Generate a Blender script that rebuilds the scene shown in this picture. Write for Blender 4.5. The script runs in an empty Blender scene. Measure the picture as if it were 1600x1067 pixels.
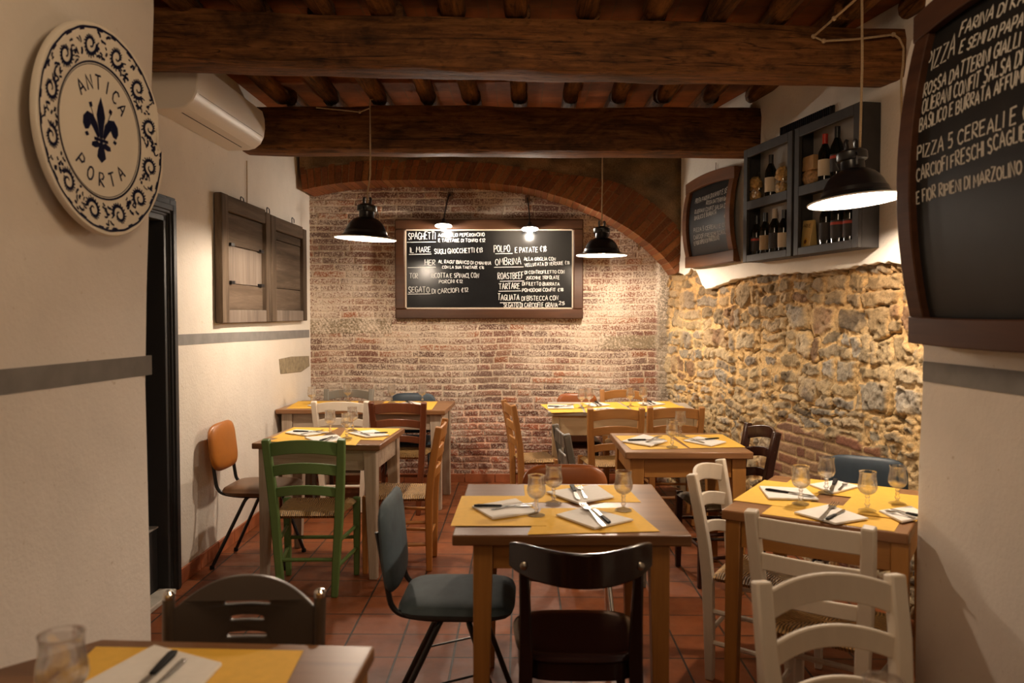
import bpy, math, random
import numpy as np
from mathutils import Vector, Matrix, Euler

RND = random.Random(11)
NPR = np.random.RandomState(5)
sc = bpy.context.scene
COL = sc.collection
PI = math.pi

# ------------------------------------------------------------------ camera model (1600 x 1067)
FPX = 1250.0
CAM = Vector((0, 0, 1.5))
YAW, PITCH = math.atan(12 / FPX), math.atan(43.5 / FPX)
CROT = Euler((PI / 2 - PITCH, 0, YAW), 'XYZ').to_matrix()

def ray(px, py):
    return CROT @ Vector(((px - 800) / FPX, -(py - 533.5) / FPX, -1))
def on_z(px, py, z):
    d = ray(px, py); return CAM + d * ((z - CAM.z) / d.z)
def on_y(px, py, y):
    d = ray(px, py); return CAM + d * (y / d.y)
def on_plane(px, py, o, n):
    d = ray(px, py); return CAM + d * ((o - CAM).dot(n) / d.dot(n))

# ------------------------------------------------------------------ materials
def nmat(name):
    m = bpy.data.materials.new(name); m.use_nodes = True
    nt = m.node_tree
    return m, nt, nt.nodes, nt.links, nt.nodes['Principled BSDF']

def setp(b, **k):
    for key, v in k.items():
        b.inputs[key.replace('_', ' ')].default_value = v

def c4(c): return (c[0], c[1], c[2], 1)

def add_bump(nt, b, hsock, strength, dist):
    bp = nt.nodes.new('ShaderNodeBump')
    bp.inputs['Strength'].default_value = strength
    bp.inputs['Distance'].default_value = dist
    nt.links.new(hsock, bp.inputs['Height'])
    nt.links.new(bp.outputs[0], b.inputs['Normal'])

def coords(nt, scale=(1, 1, 1), loc=(0, 0, 0), vary=True, rot=(0, 0, 0)):
    tc = nt.nodes.new('ShaderNodeTexCoord')
    mp = nt.nodes.new('ShaderNodeMapping')
    mp.inputs['Scale'].default_value = scale
    mp.inputs['Location'].default_value = loc
    mp.inputs['Rotation'].default_value = rot
    if vary:
        oi = nt.nodes.new('ShaderNodeObjectInfo')
        mu = nt.nodes.new('ShaderNodeMath'); mu.operation = 'MULTIPLY'; mu.inputs[1].default_value = 17.0
        nt.links.new(oi.outputs['Random'], mu.inputs[0])
        ad = nt.nodes.new('ShaderNodeVectorMath'); ad.operation = 'ADD'
        nt.links.new(tc.outputs['Object'], ad.inputs[0]); nt.links.new(mu.outputs[0], ad.inputs[1])
        nt.links.new(ad.outputs[0], mp.inputs['Vector'])
    else:
        nt.links.new(tc.outputs['Object'], mp.inputs['Vector'])
    return mp.outputs[0]

def noise(nt, vec, scale, detail=4, rough=.55, dist=0):
    n = nt.nodes.new('ShaderNodeTexNoise')
    n.inputs['Scale'].default_value = scale; n.inputs['Detail'].default_value = detail
    n.inputs['Roughness'].default_value = rough; n.inputs['Distortion'].default_value = dist
    nt.links.new(vec, n.inputs['Vector'])
    return n.outputs['Fac']

def ramp(nt, fac, stops):
    r = nt.nodes.new('ShaderNodeValToRGB')
    el = r.color_ramp.elements
    while len(el) < len(stops): el.new(.5)
    for e, (p, c) in zip(el, stops):
        e.position = p; e.color = c4(c)
    nt.links.new(fac, r.inputs[0])
    return r.outputs[0]

def mix(nt, fac, a, b, mode='MIX'):
    m = nt.nodes.new('ShaderNodeMix'); m.data_type = 'RGBA'; m.blend_type = mode
    for s, v in ((m.inputs['Factor'], fac), (m.inputs['A'], a), (m.inputs['B'], b)):
        if isinstance(v, bpy.types.NodeSocket): nt.links.new(v, s)
        elif isinstance(v, (int, float)): s.default_value = v
        else: s.default_value = c4(v)
    return m.outputs['Result']

def simple(name, col, rough=.5, metal=0, nscale=0, namt=.15, bump=0, spec=.5):
    m, nt, N, L, b = nmat(name)
    setp(b, Base_Color=c4(col), Roughness=rough, Metallic=metal)
    b.inputs['Specular IOR Level'].default_value = spec
    if nscale:
        f = noise(nt, coords(nt), nscale)
        L.new(ramp(nt, f, [(.3, [x * (1 - namt) for x in col]), (.7, [min(1, x * (1 + namt)) for x in col])]), b.inputs['Base Color'])
        if bump: add_bump(nt, b, f, bump, .004)
    return m

WOODS = {}
def wood(name, c1, c2, rough=.45, axis='X', scale=22, bump=.15, c3=None, spec=.5):
    key = name + axis
    if key in WOODS: return WOODS[key]
    m, nt, N, L, b = nmat(key)
    st = {'X': (.07, 1, 1), 'Y': (1, .07, 1), 'Z': (1, 1, .07)}[axis]
    v = coords(nt, st)
    f = noise(nt, v, scale, 7, .62, .7)
    f2 = noise(nt, v, scale * .16, 3, .5, .3)
    stops = [(.32, c1), (.68, c2)] if c3 is None else [(.3, c1), (.52, c2), (.72, c3)]
    col = mix(nt, .5, ramp(nt, f, stops), ramp(nt, f2, stops))
    L.new(col, b.inputs['Base Color'])
    setp(b, Roughness=rough); b.inputs['Specular IOR Level'].default_value = spec
    add_bump(nt, b, f, bump, .003)
    WOODS[key] = m
    return m

def painted(name, col, under=(.25, .17, .1), wear=.0, rough=.5):
    """paint over wood, with the paint rubbed off in spots by wear"""
    m, nt, N, L, b = nmat(name)
    v = coords(nt, (1, 1, .25))
    f = noise(nt, v, 28, 6, .65, .4)
    base = ramp(nt, f, [(.3, [x * .95 for x in col]), (.7, [min(1, x * 1.03) for x in col])])
    if wear:
        f2 = noise(nt, v, 14, 8, .7, .6)
        k = ramp(nt, f2, [(.56 - wear * .2, (0, 0, 0)), (.66 - wear * .2, (1, 1, 1))])
        base = mix(nt, k, base, under)
    L.new(base, b.inputs['Base Color']); setp(b, Roughness=rough)
    add_bump(nt, b, f, .04, .002)
    return m

def m_plaster(name, col, bump=.35):
    m, nt, N, L, b = nmat(name)
    v = coords(nt, vary=False)
    f = noise(nt, v, 3.2, 6, .6)
    g = noise(nt, v, 60, 3, .6)
    base = ramp(nt, f, [(.25, [x * .9 for x in col]), (.6, col)])
    sp = ramp(nt, noise(nt, v, 38, 2, .5), [(.72, (1, 1, 1)), (.78, (.8, .74, .66))])
    L.new(mix(nt, 1.0, base, sp, 'MULTIPLY'), b.inputs['Base Color'])
    setp(b, Roughness=.88)
    add_bump(nt, b, mix(nt, .25, f, g), bump, .03)
    return m

def m_floor():
    m, nt, N, L, b = nmat('terracotta_floor_tile')
    v = coords(nt, (1, 1, 1), (.04, -.19, 0), vary=False)
    br = N.new('ShaderNodeTexBrick'); br.offset = 0; br.squash = 1
    for k, x in (('Scale', 1), ('Brick Width', .25), ('Row Height', .25), ('Mortar Size', .0052), ('Mortar Smooth', .2), ('Bias', 0)):
        br.inputs[k].default_value = x
    br.inputs['Color1'].default_value = (.172, .050, .0155, 1)
    br.inputs['Color2'].default_value = (.262, .080, .0255, 1)
    br.inputs['Mortar'].default_value = (.032, .022, .016, 1)
    L.new(v, br.inputs['Vector'])
    f = noise(nt, v, 7, 6, .6)
    col = mix(nt, .75, br.outputs['Color'], ramp(nt, f, [(.3, (.6, .6, .6)), (.7, (1.15, 1.1, 1.05))]), 'MULTIPLY')
    L.new(col, b.inputs['Base Color'])
    r = ramp(nt, noise(nt, v, 12, 5, .6), [(.3, (.34,) * 3), (.7, (.56,) * 3)])
    L.new(r, b.inputs['Roughness']); b.inputs['Specular IOR Level'].default_value = .32
    inv = N.new('ShaderNodeMath'); inv.operation = 'SUBTRACT'; inv.inputs[0].default_value = 1
    L.new(br.outputs['Fac'], inv.inputs[1])
    add_bump(nt, b, inv.outputs[0], .6, .004)
    return m

def m_planelle():
    m, nt, N, L, b = nmat('terracotta_ceiling_slab')
    v = coords(nt, (1, 1, 1), (.16, 0, 0), vary=False)
    br = N.new('ShaderNodeTexBrick'); br.offset = 0
    for k, x in (('Scale', 1), ('Brick Width', .317), ('Row Height', .15), ('Mortar Size', .004), ('Mortar Smooth', .3), ('Bias', 0)):
        br.inputs[k].default_value = x
    br.inputs['Color1'].default_value = (.30, .095, .026, 1)
    br.inputs['Color2'].default_value = (.21, .062, .017, 1)
    br.inputs['Mortar'].default_value = (.20, .085, .03, 1)
    L.new(v, br.inputs['Vector'])
    f = noise(nt, v, 9, 6, .6)
    L.new(mix(nt, .7, br.outputs['Color'], ramp(nt, f, [(.3, (.55,) * 3), (.7, (1.1,) * 3)]), 'MULTIPLY'), b.inputs['Base Color'])
    setp(b, Roughness=.8)
    add_bump(nt, b, f, .3, .01)
    return m

def m_attr(name, rough=.9, white=None, nscale=90, bump=.5, whitefac=(.5, .62)):
    """colour from the mesh's own 'tint' attribute (one tint per stone or brick), speckled by noise"""
    m, nt, N, L, b = nmat(name)
    at = N.new('ShaderNodeAttribute'); at.attribute_name = 'tint'
    v = coords(nt, vary=False)
    f = noise(nt, v, nscale, 5, .7)
    col = mix(nt, .8, at.outputs['Color'], ramp(nt, f, [(.28, (.42, .4, .38)), (.5, (1, 1, 1)), (.72, (1.3, 1.25, 1.2))]), 'MULTIPLY')
    if white is not None:
        w1 = noise(nt, v, 2.1, 4, .6)
        w2 = noise(nt, v, 75, 5, .7)
        s = N.new('ShaderNodeMath'); s.operation = 'MULTIPLY_ADD'
        L.new(w1, s.inputs[0]); s.inputs[1].default_value = .55
        L.new(w2, s.inputs[2])
        k = ramp(nt, s.outputs[0], [(whitefac[0] + .27, (0, 0, 0)), (whitefac[1] + .27, (1, 1, 1))])
        col = mix(nt, k, col, white)
    L.new(col, b.inputs['Base Color']); setp(b, Roughness=rough)
    b.inputs['Specular IOR Level'].default_value = .25
    add_bump(nt, b, f, bump, .006)
    return m

def m_rush():
    m, nt, N, L, b = nmat('woven_rush')
    tc = N.new('ShaderNodeTexCoord'); sp = N.new('ShaderNodeSeparateXYZ')
    L.new(tc.outputs['Object'], sp.inputs[0])
    def ma(op, a, bb=None):
        n = N.new('ShaderNodeMath'); n.operation = op
        for i, x in enumerate((a, bb)):
            if x is None: continue
            if isinstance(x, (int, float)): n.inputs[i].default_value = x
            else: L.new(x, n.inputs[i])
        return n.outputs[0]
    side = ma('GREATER_THAN', ma('ABSOLUTE', sp.outputs[0]), ma('ABSOLUTE', sp.outputs[1]))
    t = ma('ADD', ma('MULTIPLY', side, sp.outputs[1]), ma('MULTIPLY', ma('SUBTRACT', 1, side), sp.outputs[0]))
    nz = noise(nt, coords(nt, (1, 1, 1)), 35, 3)
    w = ma('SINE', ma('ADD', ma('MULTIPLY', t, 560), ma('MULTIPLY', nz, 9)))
    w01 = ma('MULTIPLY_ADD', w, .5); w01.node.inputs[2].default_value = .5
    nz2 = noise(nt, coords(nt, (1, 1, 1)), 70, 4)
    col = mix(nt, .75, ramp(nt, w01, [(.05, (.10, .055, .018)), (.6, (.52, .315, .11))]), ramp(nt, nz2, [(.3, (.5, .45, .4)), (.7, (1.25, 1.2, 1.1))]), 'MULTIPLY')
    L.new(col, b.inputs['Base Color']); setp(b, Roughness=.6)
    add_bump(nt, b, w01, .8, .004)
    return m

def m_thin_glass(name, tint=(1, 1, 1), edge=.9, base=.05):
    m, nt, N, L, b = nmat(name)
    N.remove(b)
    out = N['Material Output']
    tr = N.new('ShaderNodeBsdfTransparent'); tr.inputs[0].default_value = c4(tint)
    gl = N.new('ShaderNodeBsdfGlossy'); gl.inputs['Roughness'].default_value = .03
    gl.inputs['Color'].default_value = (1, 1, 1, 1)
    lw = N.new('ShaderNodeLayerWeight'); lw.inputs['Blend'].default_value = .35
    p = N.new('ShaderNodeMath'); p.operation = 'POWER'; p.inputs[1].default_value = 2.2
    L.new(lw.outputs['Facing'], p.inputs[0])
    k = N.new('ShaderNodeMath'); k.operation = 'MULTIPLY_ADD'; k.inputs[1].default_value = edge * .75; k.inputs[2].default_value = base
    L.new(p.outputs[0], k.inputs[0])
    mx = N.new('ShaderNodeMixShader')
    L.new(k.outputs[0], mx.inputs[0]); L.new(tr.outputs[0], mx.inputs[1]); L.new(gl.outputs[0], mx.inputs[2])
    L.new(mx.outputs[0], out.inputs[0])
    return m

def m_emit(name, col, strength):
    m, nt, N, L, b = nmat(name)
    setp(b, Base_Color=(0, 0, 0, 1), Emission_Color=c4(col), Emission_Strength=strength)
    return m

def m_clear_glass(name):
    """clear glass, whitened edge-on to paint in bright rim highlights"""
    m, nt, N, L, b = nmat(name)
    N.remove(b); out = N['Material Output']
    gl = N.new('ShaderNodeBsdfGlass'); gl.inputs['IOR'].default_value = 1.47; gl.inputs['Roughness'].default_value = 0
    tr = N.new('ShaderNodeBsdfTransparent')
    mx = N.new('ShaderNodeMixShader'); mx.inputs[0].default_value = .48
    L.new(gl.outputs[0], mx.inputs[1]); L.new(tr.outputs[0], mx.inputs[2])
    lw = N.new('ShaderNodeLayerWeight'); lw.inputs['Blend'].default_value = .5
    p = N.new('ShaderNodeMath'); p.operation = 'POWER'; p.inputs[1].default_value = 3.0; L.new(lw.outputs['Facing'], p.inputs[0])
    k = N.new('ShaderNodeMath'); k.operation = 'MULTIPLY_ADD'; k.inputs[1].default_value = .15; k.inputs[2].default_value = .004; L.new(p.outputs[0], k.inputs[0])
    df = N.new('ShaderNodeBsdfDiffuse'); df.inputs['Color'].default_value = (.85, .85, .83, 1)  # white mixed in edge-on stands in for highlights along the rims
    tl = N.new('ShaderNodeBsdfTranslucent'); tl.inputs['Color'].default_value = (.85, .85, .83, 1)
    dm = N.new('ShaderNodeMixShader'); dm.inputs[0].default_value = .5
    L.new(df.outputs[0], dm.inputs[1]); L.new(tl.outputs[0], dm.inputs[2])
    m2 = N.new('ShaderNodeMixShader'); L.new(k.outputs[0], m2.inputs[0]); L.new(mx.outputs[0], m2.inputs[1]); L.new(dm.outputs[0], m2.inputs[2])
    L.new(m2.outputs[0], out.inputs[0])
    return m

def m_beam(name, axis):
    m, nt, N, L, b = nmat(name)
    st = {'X': (.10, 1, 1), 'Y': (1, .10, 1)}[axis]
    v = coords(nt, st); w = coords(nt, (.45, 1, 1) if axis == 'X' else (1, .45, 1))
    g = noise(nt, v, 34, 8, .7, .5)
    s = noise(nt, w, 4.5, 6, .65, .8)
    p = noise(nt, w, 32, 4, .6, .2)
    cr = noise(nt, coords(nt, (.035, 1, 1) if axis == 'X' else (1, .035, 1)), 15, 3, .5, .6)
    col = ramp(nt, g, [(.30, (.05, .019, .006)), (.5, (.16, .062, .016)), (.70, (.27, .115, .032))])
    col = mix(nt, .85, col, ramp(nt, s, [(.34, (.22, .20, .18)), (.56, (1, 1, 1)), (.75, (1.25, 1.2, 1.1))]), 'MULTIPLY')
    col = mix(nt, .6, col, ramp(nt, p, [(.33, (.25, .22, .2)), (.46, (1, 1, 1))]), 'MULTIPLY')
    col = mix(nt, .9, col, ramp(nt, cr, [(.485, (1, 1, 1)), (.497, (.08, .07, .06)), (.509, (1, 1, 1))]), 'MULTIPLY')
    L.new(col, b.inputs['Base Color']); setp(b, Roughness=.66); b.inputs['Specular IOR Level'].default_value = .22
    add_bump(nt, b, mix(nt, .5, g, p), .8, .01)
    return m

M = {}
M['plaster'] = m_plaster('white_plaster', (.74, .68, .60))
M['plaster_pier'] = m_plaster('cream_plaster', (.70, .63, .55), .2)
M['stripe'] = simple('grey_stripe_paint', (.21, .20, .19), .8, nscale=12, namt=.12)
M['floor'] = m_floor()
M['planelle'] = m_planelle(); M['planelle'].node_tree.nodes['Principled BSDF'].inputs['Specular IOR Level'].default_value = .15
M['skirting'] = simple('terracotta_skirting', (.34, .105, .04), .45, nscale=9, namt=.3)
M['stone'] = m_attr('rubble_stone', nscale=95, bump=.9)
M['brick'] = m_attr('whitewashed_brick', white=(.62, .52, .42), nscale=85, bump=.5, whitefac=(.46, .58))
M['voussoir'] = m_attr('arch_brick', nscale=60, bump=.4)
M['beam'] = m_beam('old_beam', 'X')
M['joist'] = m_beam('old_joist', 'Y')
M['ironblack'] = simple('black_enamel', (.012, .012, .014), .28)
M['steel'] = simple('polished_steel', (.36, .35, .335), .26, 1)
M['chrome'] = simple('chrome', (.8, .8, .8), .12, 1)
M['blackplastic'] = simple('black_plastic', (.010, .009, .009), .6, spec=.15)
M['tube'] = simple('black_tube', (.012, .012, .013), .35)
M['white_reflector'] = simple('white_reflector', (.85, .83, .8), .4)
M['rope'] = simple('beige_rope', (.42, .30, .17), .9, nscale=300, namt=.3, bump=.4)
M['wire'] = simple('grey_wire', (.18, .15, .12), .6)
M['honey'] = wood('honey_wood', (.30, .125, .032), (.46, .215, .062), .38, 'Z', 26, .08)
M['honey_x'] = wood('honey_wood', (.30, .125, .032), (.46, .215, .062), .38, 'X', 26, .08)
M['orangewood'] = wood('orange_wood', (.36, .14, .03), (.47, .20, .05), .38, 'Z', 26, .08)
M['tblwood'] = wood('table_honey', (.24, .10, .022), (.44, .20, .048), .42, 'Z', 22, .1)
M['tblwood_x'] = wood('table_honey', (.24, .10, .022), (.44, .20, .048), .42, 'X', 22, .1)
M['walnut'] = wood('walnut_top', (.08, .031, .011), (.20, .092, .036), .36, 'X', 20, .12, (.29, .15, .066), spec=.32)
M['chestnut'] = wood('chestnut_top', (.12, .05, .018), (.27, .125, .05), .34, 'X', 20, .12, (.36, .19, .085))
M['weather'] = wood('whitewashed_wood', (.22, .16, .11), (.46, .37, .28), .75, 'Z', 30, .35, (.58, .49, .39))
M['weather_x'] = wood('whitewashed_wood', (.22, .16, .11), (.46, .37, .28), .75, 'X', 30, .35, (.58, .49, .39))
M['tan'] = wood('tan_pine', (.36, .25, .13), (.56, .43, .26), .6, 'Z', 24, .15)
M['tan_x'] = wood('tan_pine', (.36, .25, .13), (.56, .43, .26), .6, 'X', 24, .15)
M['greytop'] = wood('grey_paint_top', (.34, .30, .25), (.50, .45, .39), .5, 'X', 18, .15)
M['shutterwood'] = wood('driftwood', (.022, .015, .010), (.10, .070, .047), .9, 'Z', 24, .9, (.24, .18, .125), spec=.2)
M['shutterlight'] = wood('pale_driftwood', (.08, .060, .046), (.185, .147, .118), .8, 'Z', 22, .6, (.29, .24, .20), spec=.25)
M['shutterwood_x'] = wood('driftwood', (.022, .015, .010), (.09, .063, .043), .9, 'X', 24, .9, (.19, .14, .10), spec=.2)
M['green'] = painted('green_paint', (.115, .205, .058))
M['cream'] = painted('cream_paint', (.70, .62, .51))
M['cream_worn'] = painted('cream_paint_worn', (.70, .62, .52), wear=.1)
M['greyp'] = painted('grey_paint', (.22, .20, .165), wear=.1)
M['greyp_dark'] = painted('dark_grey_paint', (.105, .09, .07), under=(.3, .25, .2), wear=.15)
M['brown'] = wood('redbrown_wood', (.085, .022, .008), (.16, .046, .015), .32, 'Z', 24, .06)
M['mahog'] = wood('dark_mahogany', (.02, .007, .005), (.045, .015, .01), .25, 'Z', 24, .05)
M['bent'] = simple('black_brown_lacquer', (.016, .006, .006), .2)
M['taupe'] = simple('taupe_lacquer', (.082, .060, .045), .38)
M['rush'] = m_rush()
M['blue'] = simple('blue_velvet', (.060, .088, .104), .75, nscale=10, namt=.25)
M['navy'] = simple('navy_vinyl', (.022, .038, .055), .5, nscale=10, namt=.2)
M['orange'] = simple('orange_vinyl', (.40, .135, .018), .34, nscale=6, namt=.12)
M['rust'] = simple('rust_vinyl', (.27, .075, .014), .34, nscale=6, namt=.15)
M['brownvinyl'] = simple('brown_vinyl', (.17, .085, .04), .38, nscale=6, namt=.15)
M['darkvinyl'] = simple('dark_brown_vinyl', (.035, .015, .01), .3, nscale=6, namt=.15)
M['yellow'] = simple('yellow_paper', (.80, .47, .055), .75, nscale=40, namt=.05)
M['napkin'] = simple('white_paper_napkin', (.82, .79, .74), .85, nscale=60, namt=.03)
M['glass'] = m_clear_glass('clear_glass')
M['cello'] = m_thin_glass('cellophane', (1, .97, .9), .7, .12)
M['slate'] = simple('chalkboard_black', (.007, .007, .0075), .17, nscale=5, namt=.3, spec=.4)
M['slate_dull'] = simple('chalkboard_dull', (.011, .0105, .0105), .42, nscale=5, namt=.3, spec=.3)
M['chalk'] = simple('white_chalk', (.62, .60, .57), .95)
M['chalk_dull'] = simple('worn_chalk', (.46, .43, .38), .95)
M['boardframe'] = wood('board_frame', (.022, .008, .0035), (.070, .027, .010), .45, 'X', 20, .15, spec=.25)
M['barrel'] = wood('barrel_oak', (.055, .02, .006), (.17, .066, .02), .55, 'X', 20, .3, spec=.2)
M['barrel_dark'] = wood('barrel_dark', (.028, .011, .006), (.085, .034, .016), .55, 'X', 20, .3, spec=.15)
M['pinestrip'] = simple('pale_edge_strip', (.45, .36, .27), .6)
M['ac'] = simple('white_ac_plastic', (.74, .69, .62), .38)
M['dark'] = simple('black_gap', (.006, .006, .006), .8)
M['doorgrey'] = simple('charcoal_paint', (.028, .027, .028), .5, spec=.3)
M['cab'] = simple('slate_grey_paint', (.034, .031, .030), .6, nscale=14, namt=.2, spec=.3)
M['cabback'] = simple('pale_grey_lining', (.30, .27, .24), .7, nscale=8, namt=.1)
M['bottle'] = simple('dark_bottle_glass', (.006, .008, .006), .08)
M['plate'] = simple('cream_majolica', (.74, .67, .56), .16)
M['cobalt'] = simple('cobalt_glaze', (.008, .011, .035), .2)
M['pasta'] = simple('dried_pasta', (.55, .34, .12), .6, nscale=60, namt=.5, bump=.8)
M['straw'] = simple('straw_pack', (.42, .24, .10), .7, nscale=70, namt=.5, bump=.6)
M['kraft'] = simple('kraft_paper', (.42, .25, .11), .7, nscale=20, namt=.15)
M['yellowbag'] = simple('yellow_bag', (.62, .44, .16), .6, nscale=14, namt=.12)
M['bolt'] = simple('aged_bolt', (.4, .36, .3), .35, 1)

# ------------------------------------------------------------------ mesh builder
class MB:
    def __init__(s): s.v = []; s.f = []
    def add(s, vs, fs):
        b = len(s.v); s.v += [tuple(v) for v in vs]; s.f += [tuple(b + i for i in f) for f in fs]
        return s
    def hexa(s, p):
        """8 points: bottom 4 counterclockwise, then top 4"""
        return s.add(p, [(3, 2, 1, 0), (4, 5, 6, 7), (0, 1, 5, 4), (1, 2, 6, 5), (2, 3, 7, 6), (3, 0, 4, 7)])
    def box(s, x0, y0, z0, x1, y1, z1):
        return s.hexa([(x0, y0, z0), (x1, y0, z0), (x1, y1, z0), (x0, y1, z0), (x0, y0, z1), (x1, y0, z1), (x1, y1, z1), (x0, y1, z1)])
    def prism(s, poly, z0, z1):
        n = len(poly)
        vs = [(x, y, z0) for x, y in poly] + [(x, y, z1) for x, y in poly]
        return s.add(vs, [tuple(range(n))[::-1], tuple(range(n, 2 * n))] + [(i, (i + 1) % n, n + (i + 1) % n, n + i) for i in range(n)])
    def sweep(s, path, sec, ref=(0, 0, 1), scales=None, loop=False):
        """sec: list of (a, b); a goes along side = ref x tangent, b along tangent x side"""
        path = [Vector(p) for p in path]; n = len(path); m = len(sec); vs = []
        ref = Vector(ref)
        for i, p in enumerate(path):
            a = path[(i - 1) % n] if (i or loop) else p
            b = path[(i + 1) % n] if (i < n - 1 or loop) else p
            t = (b - a).normalized()
            side = ref.cross(t)
            if side.length < 1e-4: side = Vector((1, 0, 0)).cross(t)
            if side.length < 1e-4: side = Vector((0, 1, 0)).cross(t)
            side.normalize(); up = t.cross(side)
            k = scales[i] if scales else 1
            kx, ky = k if isinstance(k, tuple) else (k, k)
            vs += [p + side * (q[0] * kx) + up * (q[1] * ky) for q in sec]
        fs = []
        for i in range(n if loop else n - 1):
            j = (i + 1) % n
            for q in range(m):
                r = (q + 1) % m
                fs.append((i * m + q, i * m + r, j * m + r, j * m + q))
        if not loop:
            fs += [tuple(range(m))[::-1], tuple(range((n - 1) * m, n * m))]
        return s.add(vs, fs)
    def tube(s, path, r, seg=10, scales=None, ref=(.13, .21, .97), loop=False):
        return s.sweep(path, [(r * math.cos(2 * PI * i / seg), r * math.sin(2 * PI * i / seg)) for i in range(seg)], ref, scales, loop)
    def bar(s, path, w, h, ref=(0, 0, 1), scales=None):
        return s.sweep(path, [(-w / 2, -h / 2), (w / 2, -h / 2), (w / 2, h / 2), (-w / 2, h / 2)], ref, scales)
    def lathe(s, prof, seg=24, c=(0, 0, 0), cap0=True, cap1=True):
        vs = []; n = len(prof)
        for r, z in prof:
            for i in range(seg):
                a = 2 * PI * i / seg
                vs.append((c[0] + r * math.cos(a), c[1] + r * math.sin(a), c[2] + z))
        fs = []
        for k in range(n - 1):
            for i in range(seg):
                j = (i + 1) % seg
                fs.append((k * seg + i, k * seg + j, (k + 1) * seg + j, (k + 1) * seg + i))
        if cap0: fs.append(tuple(range(seg))[::-1])
        if cap1: fs.append(tuple(range((n - 1) * seg, n * seg)))
        return s.add(vs, fs)
    def cushion(s, w, h, t, exp=5, mat=None, nr=7, seg=40, pw=6, bend=0, fn=None):
        """a padded rounded-rectangle slab in the xy plane, thickness t along z"""
        vs = []; fs = []; rings = [i / nr for i in range(1, nr + 1)]
        rings = [1 - (1 - r) ** 1.7 for r in rings]
        def shape(a):
            ca, sa = math.cos(a), math.sin(a)
            k = (abs(ca) ** exp + abs(sa) ** exp) ** (-1 / exp)
            return ca * k * w / 2, sa * k * h / 2
        for sg in (1, -1):
            vs.append((0, 0, sg * t / 2))
            for r in rings:
                z = t / 2 * max(0, 1 - r ** pw) ** .5
                for i in range(seg):
                    x, y = shape(2 * PI * i / seg)
                    vs.append((x * r, y * r, sg * z))
        off = 1 + nr * seg
        for sgi in (0, 1):
            b = sgi * off
            for i in range(seg):
                j = (i + 1) % seg
                f = (b, b + 1 + i, b + 1 + j)
                fs.append(f if sgi == 0 else f[::-1])
                for k in range(nr - 1):
                    f = (b + 1 + k * seg + i, b + 1 + (k + 1) * seg + i, b + 1 + (k + 1) * seg + j, b + 1 + k * seg + j)
                    fs.append(f if sgi == 0 else f[::-1])
        for i in range(seg):   # weld the rims
            j = (i + 1) % seg
            a, b2 = 1 + (nr - 1) * seg, off + 1 + (nr - 1) * seg
            fs.append((a + i, b2 + i, b2 + j, a + j))
        out = []
        for x, y, z in vs:
            z += bend * ((x / (w / 2)) ** 2)
            p = Vector((x, y, z))
            if fn: p = Vector(fn(p))
            out.append(mat @ p if mat is not None else p)
        return s.add(out, fs)
    def sphere(s, c, r, seg=12, rings=8):
        return s.lathe([(max(1e-4, r * math.sin(PI * k / rings)), -r * math.cos(PI * k / rings)) for k in range(rings + 1)], seg, c)
    def mesh(s, name, m, smooth=True, angle=38):
        me = bpy.data.meshes.new(name)
        me.from_pydata(s.v, [], s.f)
        me.materials.append(m)
        if smooth:
            me.polygons.foreach_set('use_smooth', [True] * len(me.polygons))
            me.set_sharp_from_angle(angle=math.radians(angle))
        me.update()
        return me
    def build(s, name, m, parent=None, bevel=0, seg=2, smooth=True, angle=38, loc=None, rotz=0):
        o = bpy.data.objects.new(name, s.mesh(name, m, smooth, angle))
        COL.objects.link(o)
        if parent is not None: o.parent = parent
        if loc is not None: o.location = loc
        if rotz: o.rotation_euler = (0, 0, rotz)
        if bevel:
            bv = o.modifiers.new('edge', 'BEVEL'); bv.width = bevel; bv.segments = seg
            bv.limit_method = 'ANGLE'; bv.angle_limit = math.radians(40)
        return o

def tag(o, label=None, cat=None, group=None, kind=None):
    for k, v in (('label', label), ('category', cat), ('group', group), ('kind', kind)):
        if v: o[k] = v
    return o
def thing(name, label, cat, loc=(0, 0, 0), rotz=0, group=None):
    o = bpy.data.objects.new(name, None); COL.objects.link(o)
    o.empty_display_size = .1
    o.location = loc; o.rotation_euler = (0, 0, rotz)
    return tag(o, label, cat, group)
def struct(o, label=None):
    return tag(o, label, kind='structure')
def copy_thing(root, loc, rotz, label, group=None):
    def cp(o, parent):
        c = o.copy(); COL.objects.link(c)
        if parent is not None: c.parent = parent
        for ch in [x for x in bpy.data.objects if x.parent == o]: cp(ch, c)
        return c
    r = cp(root, None)
    r.location = loc; r.rotation_euler = (0, 0, rotz); r['label'] = label
    if group: r['group'] = group
    return r

class Wall:
    """upright plane: origin o, u to the viewer's right along it, y into it, z up"""
    def __init__(s, ox, oy, ux, uy):
        s.o = Vector((ox, oy, 0)); s.u = Vector((ux, uy, 0)).normalized()
        s.w = Vector((-s.u.y, s.u.x, 0))       # into the wall
        s.rot = math.atan2(s.u.y, s.u.x)
    def P(s, u, z, out=0): return s.o + s.u * u + Vector((0, 0, z)) - s.w * out
    def uz(s, px, py, out=0):
        p = on_plane(px, py, s.o - s.w * out, s.w)
        return (p - s.o).dot(s.u), p.z

W_BACK = Wall(0, 7.10, 1, 0)
W_LEFT = Wall(-1.9, 2.83, .04, 4.27)
W_RIGHT = Wall(1.33, 6.70, .2, -1)
W_PIERL = Wall(-1.30, 2.83, .097, 1)
W_PIERR = Wall(1.336, 2.66, .072, -1)
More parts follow.
